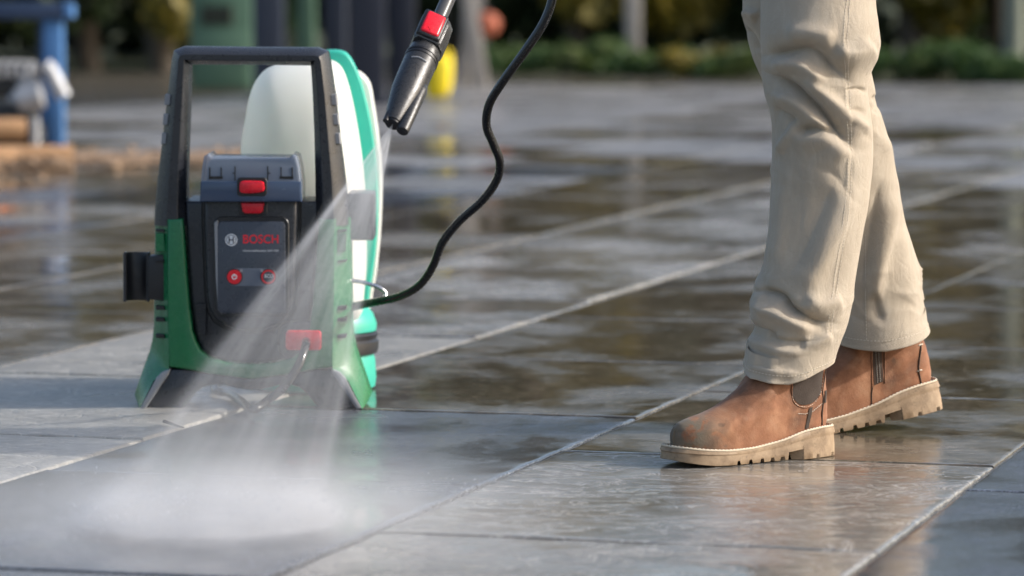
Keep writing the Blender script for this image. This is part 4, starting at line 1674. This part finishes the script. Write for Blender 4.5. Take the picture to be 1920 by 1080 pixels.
for i, (px, Y, h, w, mt, lb) in enumerate(tree_specs):
    tree(X_at(px, Y), Y, h, w, M[mt], lb, 40 + i)
# the wood behind reads as one mass
cl_ = []
for k in range(230):
    cl_.append((random.uniform(-10, 10), random.uniform(36, 39), random.uniform(0, 4.6), random.uniform(.6, 1.1), random.uniform(.4, .8), random.uniform(.5, .9)))
wood = leaf_cloud('woodland', cl_, 46000, .13, M['leaf_dark'], None, 99)
tag(wood, 'dark mass of woodland foliage far behind the paving', 'woodland', kind='stuff')

sh = [(985, 29.5, .34, .30, 'leaf_green'), (1050, 28.8, .38, .30, 'leaf_green'), (1130, 29, .42, .34, 'leaf_green'), (1220, 28.6, .36, .34, 'leaf_green'), (1300, 28.2, .34, .32, 'leaf_yellow'), (1390, 27.8, .36, .32, 'leaf_green'),
      (1680, 27.2, .36, .30, 'leaf_green'), (1770, 27, .46, .32, 'leaf_green'), (1850, 26.8, .38, .28, 'leaf_green'), (1915, 26.6, .40, .30, 'leaf_green'), (2000, 26.5, .4, .34, 'leaf_green')]
names = ['low green shrub nearest the hanging hose', 'low green shrub under the yellow tree', 'low green shrub left of the brown post', 'low green shrub right of the brown post', 'yellowish low shrub midway along the paving edge', 'low green shrub just left of the knee',
         'low shrub just right of the trousers', 'tall bright green shrub right of the trousers', 'low green shrub left of the pale trunk', 'low green shrub at the foot of the pale trunk', 'low green shrub past the right edge']
for i, ((px, Y, h, w, mt), lb) in enumerate(zip(sh, names)):
    bush(X_at(px, Y), Y, h * .58, w * 1.15, M[mt], lb, 70 + i, group='low shrubs along the paving edge')


def post(name, px, Y, wpx, h, mat, label, cat, depth=None, lean=0, cap=True):
    w = wpx / FPX * Y
    d = depth or w
    x = X_at(px, Y)
    root = empty(name, (x, Y, 0))
    tag(root, label, cat)
    o = box('shaft', (-w / 2, -d / 2, -.02), (w / 2, d / 2, h), mat, None, min(w, d) * .08)
    o.rotation_euler = (0, lean, 0)
    o.location = (x, Y, 0)
    o.parent = root
    o.matrix_parent_inverse = root.matrix_basis.inverted()
    b = box('foot_plate', (x - w * .7, Y - d * .7, -.02), (x + w * .7, Y + d * .7, .02), mat, root, .004)
    return root


post('steel_column', 505, 22.5, 58, 3.2, M['navy2'], 'slate blue steel column left behind the washer handle', 'column', .2)
post('steel_column', 575, 23.5, 34, 3.2, M['cabinet'], 'narrow green column between the slate and navy columns', 'column', .15)
post('steel_column', 690, 22, 66, 3.2, M['navy'], 'navy steel column above the tank rim', 'column', .2)
post('steel_column', 755, 22.6, 50, 3.2, M['navy'], 'dark navy steel column just left of the lance', 'column', .2)
post('steel_column', 630, 23, 40, 3.2, M['navy2'], 'slate column directly above the tank top', 'column', .2)
post('fence_post', 1186, 29, 30, 1.0, M['timber'], 'brown timber fence post beyond the paving, right of the hose', 'post')
r_ = post('pole', 872, 25.5, 22, 1.4, M['timber'], 'upright grey pole beside the orange buoy', 'pole', lean=.04)
post('pole', 905, 25.2, 26, 1.2, M['timber'], 'grey pole leaning below the orange buoy', 'pole', lean=-.16)
post('pole', 850, 26, 16, 1.0, M['timber'], 'thin grey pole leaning behind the yellow jerrycan', 'pole', lean=.3)
# pale trunk at the right
px_ = X_at(1897, 27.5)
tk = empty('bare_trunk', (px_, 27.5, -.05))
tag(tk, 'pale greenish bare trunk at the right edge', 'tree')
tube('trunk', [(px_, 27.5, -.05), (px_ + .01, 27.5, .6), (px_ - .02, 27.5, 1.4), (px_ + .05, 27.5, 2.6)], lambda q: .085 - .03 * q, M['pale_bark'], tk, 14, 5)
tube('branch', [(px_, 27.5, 1.5), (px_ + .3, 27.4, 1.9), (px_ + .7, 27.4, 2.4)], lambda q: .04 - .025 * q, M['pale_bark'], tk, 8, 4)

# yellow jerrycan
def lump(name, outline, Y, depth, mat, parent, rnd=.75):
    pts = [P(a, b, Y) for a, b in smooth_poly(outline, 4)]
    c = sum(pts, Vector()) / len(pts)
    rings = []
    for t, s in ((-1, rnd), (-.8, .93), (-.4, 1), (.4, 1), (.8, .93), (1, rnd)):
        rings.append([Vector((c.x + (p.x - c.x) * s, Y + t * depth / 2, c.z + (p.z - c.z) * s)) for p in pts])
    return loft(name, rings, mat, parent, auto=60)


yb = empty('jerrycan', P(825, 184, 22.5))
tag(yb, 'bright yellow plastic jerrycan hanging behind the lance', 'jerrycan')
lump('can_body', [(803, 112), (820, 104), (846, 106), (848, 140), (842, 176), (824, 184), (800, 180), (798, 150)], 22.5, .2, M['yellow'], yb)
lump('can_cap', [(808, 104), (824, 102), (824, 112), (808, 112)], 22.5, .06, M['yellow'], yb)
tube('can_handle', [P(826, 106, 22.5), P(832, 97, 22.5), P(842, 98, 22.5), P(845, 107, 22.5)], .012, M['yellow'], yb, 8, 4)
tube('hanger', [P(836, 98, 22.5), P(838, 40, 22.5), P(840, -40, 22.5)], .008, M['machine'], yb, 6)
# orange buoy on the pole
fb = Matrix.Translation(P(912, 70, 25.4))
bu = empty('buoy', P(912, 70, 25.4))
tag(bu, 'round orange-red buoy on top of the grey poles', 'buoy')
lathe('float', [(0, .01), (.005, .03), (.03, .07), (.08, .092), (.12, .085), (.15, .055), (.165, .02)], fb, M['orange'], bu, 24)
lathe('eyelet', [(.16, .02), (.18, .018), (.19, .01)], fb, M['machine'], bu, 12)

# green cabinet with a dark window
cb = empty('cabinet', P(414, 168, 24.5))
tag(cb, 'sage green metal cabinet with a dark window behind the washer handle', 'cabinet')
prism('carcass', [(356, -60), (472, -60), (472, 168), (356, 168)], 0, .35, M['cabinet'], cb, .01, 2, conv=lambda a, b: P(a, b, 24.5))
prism('door', [(362, 58), (466, 58), (466, 160), (362, 160)], -.012, .01, M['cabinet'], cb, .006, 2, conv=lambda a, b: P(a, b, 24.5))
prism('window', [(376, 10), (436, 10), (436, 48), (376, 48)], -.01, .01, M['cabinet_dark'], cb, .004, 1, conv=lambda a, b: P(a, b, 24.5))
prism('door_handle', [(456, 100), (460, 100), (460, 118), (456, 118)], -.035, -.01, M['machine'], cb, .003, 1, conv=lambda a, b: P(a, b, 24.5))

# blue frame at the left
FY = 15.4
bf = empty('blue_frame', P(95, 292, FY))
tag(bf, 'blue painted steel frame with a dark top rail at the left edge', 'frame')
FQ = lambda a, b: P(a, b, FY)
prism('top_rail', [(-160, 4), (132, 4), (134, 36), (-160, 36)], -.03, .06, M['blue_dark'], bf, .008, 2, conv=FQ)
prism('rail_end', [(120, 4), (138, 8), (138, 32), (120, 36)], -.035, .065, M['blue_paint'], bf, .008, 2, conv=FQ)
prism('post', [(80, 36), (116, 36), (118, 160), (119, 296), (94, 296), (80, 160)], 0, .07, M['blue_paint'], bf, .006, 2, conv=FQ)
prism('post', [(-120, 36), (-90, 36), (-90, 296), (-120, 296)], 0, .07, M['blue_paint'], bf, .006, 2, conv=FQ)
prism('gusset_plate', [(66, 190), (84, 182), (84, 262), (96, 292), (84, 240), (70, 225)], .01, .05, M['blue_paint'], bf, .004, 1, conv=FQ)
prism('inner_post', [(66, 36), (78, 36), (78, 200), (66, 200)], .08, .14, M['blue_dark'], bf, .004, 1, conv=FQ)

# grey saw head with a ribbed guard beside the frame
mc = empty('chop_saw', P(45, 290, 15.0))
tag(mc, 'grey ribbed saw head on a black stand in front of the blue frame', 'saw')
MQ = lambda a, b: P(a, b, 15.0)
prism('stand', [(-40, 195), (60, 195), (66, 300), (-40, 300)], 0, .25, M['machine'], mc, .01, 2, conv=MQ)
prism('stand_leg', [(58, 222), (72, 222), (74, 300), (60, 300)], -.02, .03, M['galv'], mc, .004, 1, conv=MQ)
prism('arm', [(-40, 140), (26, 140), (40, 178), (-40, 190)], 0, .1, M['machine'], mc, .01, 2, conv=MQ)
prism('guard', [(-40, 120), (70, 120), (74, 144), (-40, 144)], .0, .08, M['machine'], mc, .004, 1, conv=MQ)
for k in range(7):
    x0 = -50 + k * 17
    prism('guard_rib', [(x0, 114 + .02 * (x0 - 20) ** 2 / 20), (x0 + 9, 114 + .02 * (x0 - 20) ** 2 / 20), (x0 + 9, 145), (x0, 145)], -.03, .08, M['galv'], mc, .004, 1, conv=MQ)
tube('linkage', [MQ(22, 190), MQ(40, 170), MQ(52, 140), MQ(70, 125)], .022, M['galv'], mc, 10, 5)
tube('linkage', [MQ(46, 186), MQ(60, 165), MQ(72, 150)], .03, M['galv'], mc, 10, 5)
tube('handle', [MQ(84, 122), MQ(96, 136), MQ(108, 160), MQ(120, 182)], .030, M['galv'], mc, 12, 6)
lathe('motor', [(0, .02), (.01, .05), (.1, .055), (.11, .03)], Matrix.Translation(MQ(30, 190)) @ Matrix.Rotation(math.radians(75), 4, 'Y'), M['galv'], mc, 16)

# logs and chips
def log(px, py, Y, r, L, ang, label):
    c = P(px, py, Y)
    d = Vector((math.cos(ang), math.sin(ang), 0))
    f_ = Matrix.Translation(c) @ d.to_track_quat('Z', 'Y').to_matrix().to_4x4()
    t = empty('log', c)
    tag(t, label, 'log', 'cut logs at the left edge')
    lathe('bark', [(-L / 2, r * .97), (-L / 2 + .01, r), (L * .1, r * 1.04), (L / 2 - .01, r), (L / 2, r * .97)], f_, M['log'], t, 20)
    lathe('cut_end', [(L / 2 - .002, r * .9), (L / 2 + .004, r * .88), (L / 2 + .005, r * .2)], f_, M['chip'], t, 20)


log(8, 243, 14.8, .042, .16, .15, 'short orange cut log lying on the saw stand')
log(60, 296, 14.6, .045, .30, .1, 'longer tan log on the ground below the blue frame')
log(-20, 300, 14.4, .05, .2, .3, 'tan log on the ground at the very left edge')
chips_v, chips_f = [], []
rg = random.Random(5)
for k in range(1300):
    px = rg.uniform(-140, 470)
    sp = 5 if px > 125 else 14
    py = rg.gauss(298 - (px - 125) * .01 if px > 125 else 302, sp)
    hgt = max(0, .05 * (1 - abs(py - 302) / 22)) if px < 125 else .012
    c = G(px, py, rg.uniform(0, 1) * hgt + .006)
    a = rg.uniform(0, 3.14)
    l_, w_, h_ = rg.uniform(.012, .035), rg.uniform(.006, .014), rg.uniform(.003, .008)
    ca, sa = math.cos(a), math.sin(a)
    b0 = len(chips_v)
    for dx, dy, dz in ((-1, -1, -1), (1, -1, -1), (1, 1, -1), (-1, 1, -1), (-1, -1, 1), (1, -1, 1), (1, 1, 1), (-1, 1, 1)):
        chips_v.append((c.x + dx * l_ * ca - dy * w_ * sa, c.y + dx * l_ * sa + dy * w_ * ca, c.z + dz * h_ * (1 + .5 * dx)))
    for q in ((0, 3, 2, 1), (4, 5, 6, 7), (0, 1, 5, 4), (1, 2, 6, 5), (2, 3, 7, 6), (3, 0, 4, 7)):
        chips_f.append(tuple(b0 + i for i in q))
chips = link('wood_chips', raw('wood_chips', chips_v, chips_f), M['chip'])
tag(chips, 'tan wood chips strewn across the paving behind the washer', 'wood chips', kind='stuff')


# fallen leaves, a painted reflection and a twig
def leaf(px, py, s, mat, label, ang):
    c = G(px, py, .006)
    V = []
    for a, r in ((0, 1), (.5, .55), (1.2, .45), (2.2, .5), (3.14, .9), (4.1, .5), (5.1, .45), (5.8, .55)):
        V.append((c.x + s * r * math.cos(a + ang), c.y + s * r * math.sin(a + ang), c.z + .25 * s * abs(math.sin(a))))
    V.append((c.x, c.y, c.z))
    F = [(i, (i + 1) % 8, 8) for i in range(8)]
    o = link('leaf_or_reflection', raw('leaf_or_reflection', V, F), mat)
    m_ = o.modifiers.new('thick', 'SOLIDIFY')
    m_.thickness = .0012
    tag(o, label, 'leaf', 'fallen leaves on the paving')


leaf(946, 284, .045, M['leaf_and_reflection'], 'orange fallen leaf on wet paving right of the S-bend hose', .4)
leaf(15, 395, .05, M['leaf_and_reflection'], 'rust fallen leaf on the dark slabs at the left edge', 1.1)
leaf(826, 238, .05, M['leaf_and_reflection'], 'orange leaf shape painting the reflection of the yellow jerrycan on the paving', 2.0)  # stands in for the jerrycan's reflection in the wet slabs
tw = tube('twig', [G(308, 790, .007), G(322, 795, .010), G(334, 799, .009), G(345, 802, .008)], lambda q: .0028 * (1 - .6 * q), M['bark'], None, 6, 4)
tag(tw, 'small brown twig on the slab edge in front of the washer foot', 'twig')


# ------------------------------------------------------------------ water: spray cone and ground mist
def spray_material(kind):
    m = bpy.data.materials.new('water_spray_' + kind)
    m.use_nodes = True
    h = NT.__new__(NT)
    h.m, h.t = m, m.node_tree
    h.t.nodes.remove(h.t.nodes['Principled BSDF'])
    vol = h.n('ShaderNodeVolumePrincipled')
    vol.inputs['Color'].default_value = (.97, .98, 1, 1)
    vol.inputs['Anisotropy'].default_value = .25
    out = h.t.nodes['Material Output']
    h.l(vol.outputs[0], out.inputs['Volume'])
    c = h.coord('Object')
    sep = h.n('ShaderNodeSeparateXYZ')
    h.l(c, sep.inputs[0])
    x, y, z = sep.outputs
    if kind == 'jet':
        w = h.math('MAXIMUM', h.math('MULTIPLY', z, -1.0), .004)
        tx, ty = h.math('DIVIDE', x, w), h.math('DIVIDE', y, w)
        rho = h.math('SQRT', h.math('ADD', h.math('POWER', tx, 2.0), h.math('POWER', ty, 2.0)))
        q = h.math('DIVIDE', h.math('SUBTRACT', rho, CONE_T * .90), CONE_T * .085)
        shell = h.math('EXPONENT', h.math('MULTIPLY', h.math('MULTIPLY', q, q), -1.0))
        core = h.math('EXPONENT', h.math('MULTIPLY', h.math('POWER', h.math('DIVIDE', rho, CONE_T * .75), 2.0), -1.0))
        prof_ = h.math('ADD', shell, h.math('MULTIPLY', core, .35))
        cv = h.n('ShaderNodeCombineXYZ')
        h.l(h.math('MULTIPLY', tx, 1.0), cv.inputs[0])
        h.l(h.math('MULTIPLY', ty, 1.0), cv.inputs[1])
        h.l(h.math('MULTIPLY', w, .12), cv.inputs[2])
        nz = h.ramp(h.noise(cv.outputs[0], 26, 4, .65), [(.32, .18), (.5, .7), (.69, 2.0)])
        cv2 = h.n('ShaderNodeCombineXYZ')
        h.l(tx, cv2.inputs[0])
        h.l(ty, cv2.inputs[1])
        h.l(h.math('MULTIPLY', w, .8), cv2.inputs[2])
        nz2 = h.ramp(h.noise(cv2.outputs[0], 9, 2, .5), [(.3, .35), (.7, 1.5)])
        fall = h.math('DIVIDE', JET_D, h.math('POWER', h.math('ADD', w, .018), 1.7))
        dens = h.math('MULTIPLY', h.math('MULTIPLY', prof_, nz), h.math('MULTIPLY', fall, nz2))
    else:
        r = h.math('SQRT', h.math('ADD', h.math('POWER', x, 2.0), h.math('POWER', y, 2.0)))
        q = h.math('DIVIDE', h.math('SUBTRACT', r, .125), .030)
        ring = h.math('MULTIPLY', h.math('EXPONENT', h.math('MULTIPLY', h.math('MULTIPLY', q, q), -1.0)), h.math('EXPONENT', h.math('MULTIPLY', z, -110.0)))
        mound = h.math('MULTIPLY', h.math('EXPONENT', h.math('MULTIPLY', h.math('POWER', h.math('DIVIDE', r, .20), 2.0), -1.0)), h.math('EXPONENT', h.math('MULTIPLY', z, -26.0)))
        veil = h.math('MULTIPLY', h.math('EXPONENT', h.math('MULTIPLY', h.math('POWER', h.math('DIVIDE', r, .33), 2.0), -1.0)), h.math('EXPONENT', h.math('MULTIPLY', z, -34.0)))
        nz = h.ramp(h.noise(c, 14, 4, .6, .5), [(.3, .4), (.7, 1.5)])
        tot = h.math('ADD', h.math('ADD', h.math('MULTIPLY', ring, MIST_D * 10.0), h.math('MULTIPLY', mound, MIST_D * .24)), h.math('MULTIPLY', veil, MIST_D * .36))
        edge = h.ramp(r, [(.44, 1.0), (.60, 0.0)])
        dens = h.math('MULTIPLY', h.math('MULTIPLY', tot, nz), edge)
    h.l(dens, vol.inputs['Density'])
    return m


CONE_T = .195
JET_D = 1.5
MIST_D = 17.0
Lc = (TIP - GC).length + .12
bm = bmesh.new()
bmesh.ops.create_cone(bm, cap_ends=True, segments=40, radius1=CONE_T * 1.16 * Lc, radius2=.003, depth=Lc)
bmesh.ops.translate(bm, verts=bm.verts[:], vec=(0, 0, -Lc / 2 - .001))
LFR = LF.copy()
bmesh.ops.transform(bm, matrix=LFR, verts=bm.verts[:])
bmesh.ops.bisect_plane(bm, geom=bm.verts[:] + bm.edges[:] + bm.faces[:], plane_co=(0, 0, .010), plane_no=(0, 0, -1), clear_outer=True)
bmesh.ops.holes_fill(bm, edges=bm.edges[:])
bmesh.ops.transform(bm, matrix=LFR.inverted(), verts=bm.verts[:])
jet = from_bm('water_jet', bm, spray_material('jet'))
jet.matrix_basis = LFR
tag(jet, 'hollow white cone of water spray from the lance nozzle to the paving', 'water spray', kind='stuff')
bm = bmesh.new()
bmesh.ops.create_uvsphere(bm, u_segments=40, v_segments=20, radius=1)
for v in bm.verts:
    v.co = Vector((v.co.x * .66, v.co.y * .62, max(0.0, v.co.z) * .16))
bmesh.ops.remove_doubles(bm, verts=bm.verts[:], dist=1e-5)
mist = from_bm('water_mist', bm, spray_material('mist'))
mist.location = (GC.x, GC.y, .0105)
tag(mist, 'white mist with a bright ring where the spray hits the slabs', 'water mist', kind='stuff')
# loose drops: inside the cone, along its rim and bouncing off the slabs
rg = random.Random(11)
dv, df = [], []


def drop(c, d, l_, r):
    d = d.normalized()
    a = d.orthogonal().normalized()
    b = d.cross(a)
    k0 = len(dv)
    dv.append(c - d * l_)
    for k in range(4):
        q = a * math.cos(k * math.pi / 2) + b * math.sin(k * math.pi / 2)
        dv.append(c + q * r + d * l_ * .2)
    dv.append(c + d * l_)
    for k in range(4):
        df.append((k0, k0 + 1 + (k + 1) % 4, k0 + 1 + k))
        df.append((k0 + 5, k0 + 1 + k, k0 + 1 + (k + 1) % 4))


for k in range(1500):
    a = rg.uniform(0, 6.28)
    r = abs(rg.gauss(.13, .05)) if rg.random() < .6 else rg.uniform(.05, .5)
    up = abs(rg.gauss(0, .022)) * (1 if r < .25 else .5)
    c = Vector((GC.x + math.cos(a) * r, GC.y + math.sin(a) * r, .012 + up))
    drop(c, Vector((math.cos(a), math.sin(a), rg.uniform(.1, .9))), rg.uniform(.0008, .003), rg.uniform(.0003, .0008))
wm = NT('water_drops')
wm.b.inputs['Base Color'].default_value = (.92, .95, 1, 1)
wm.b.inputs['Roughness'].default_value = .12
wm.b.inputs['Transmission Weight'].default_value = .6
wm.b.inputs['IOR'].default_value = 1.33
dr = link('water_drops', raw('water_drops', dv, df), wm.m)
tag(dr, 'fine water drops flying in the spray and splashing off the slabs', 'water drops', kind='stuff')
print('objects', len(bpy.data.objects))
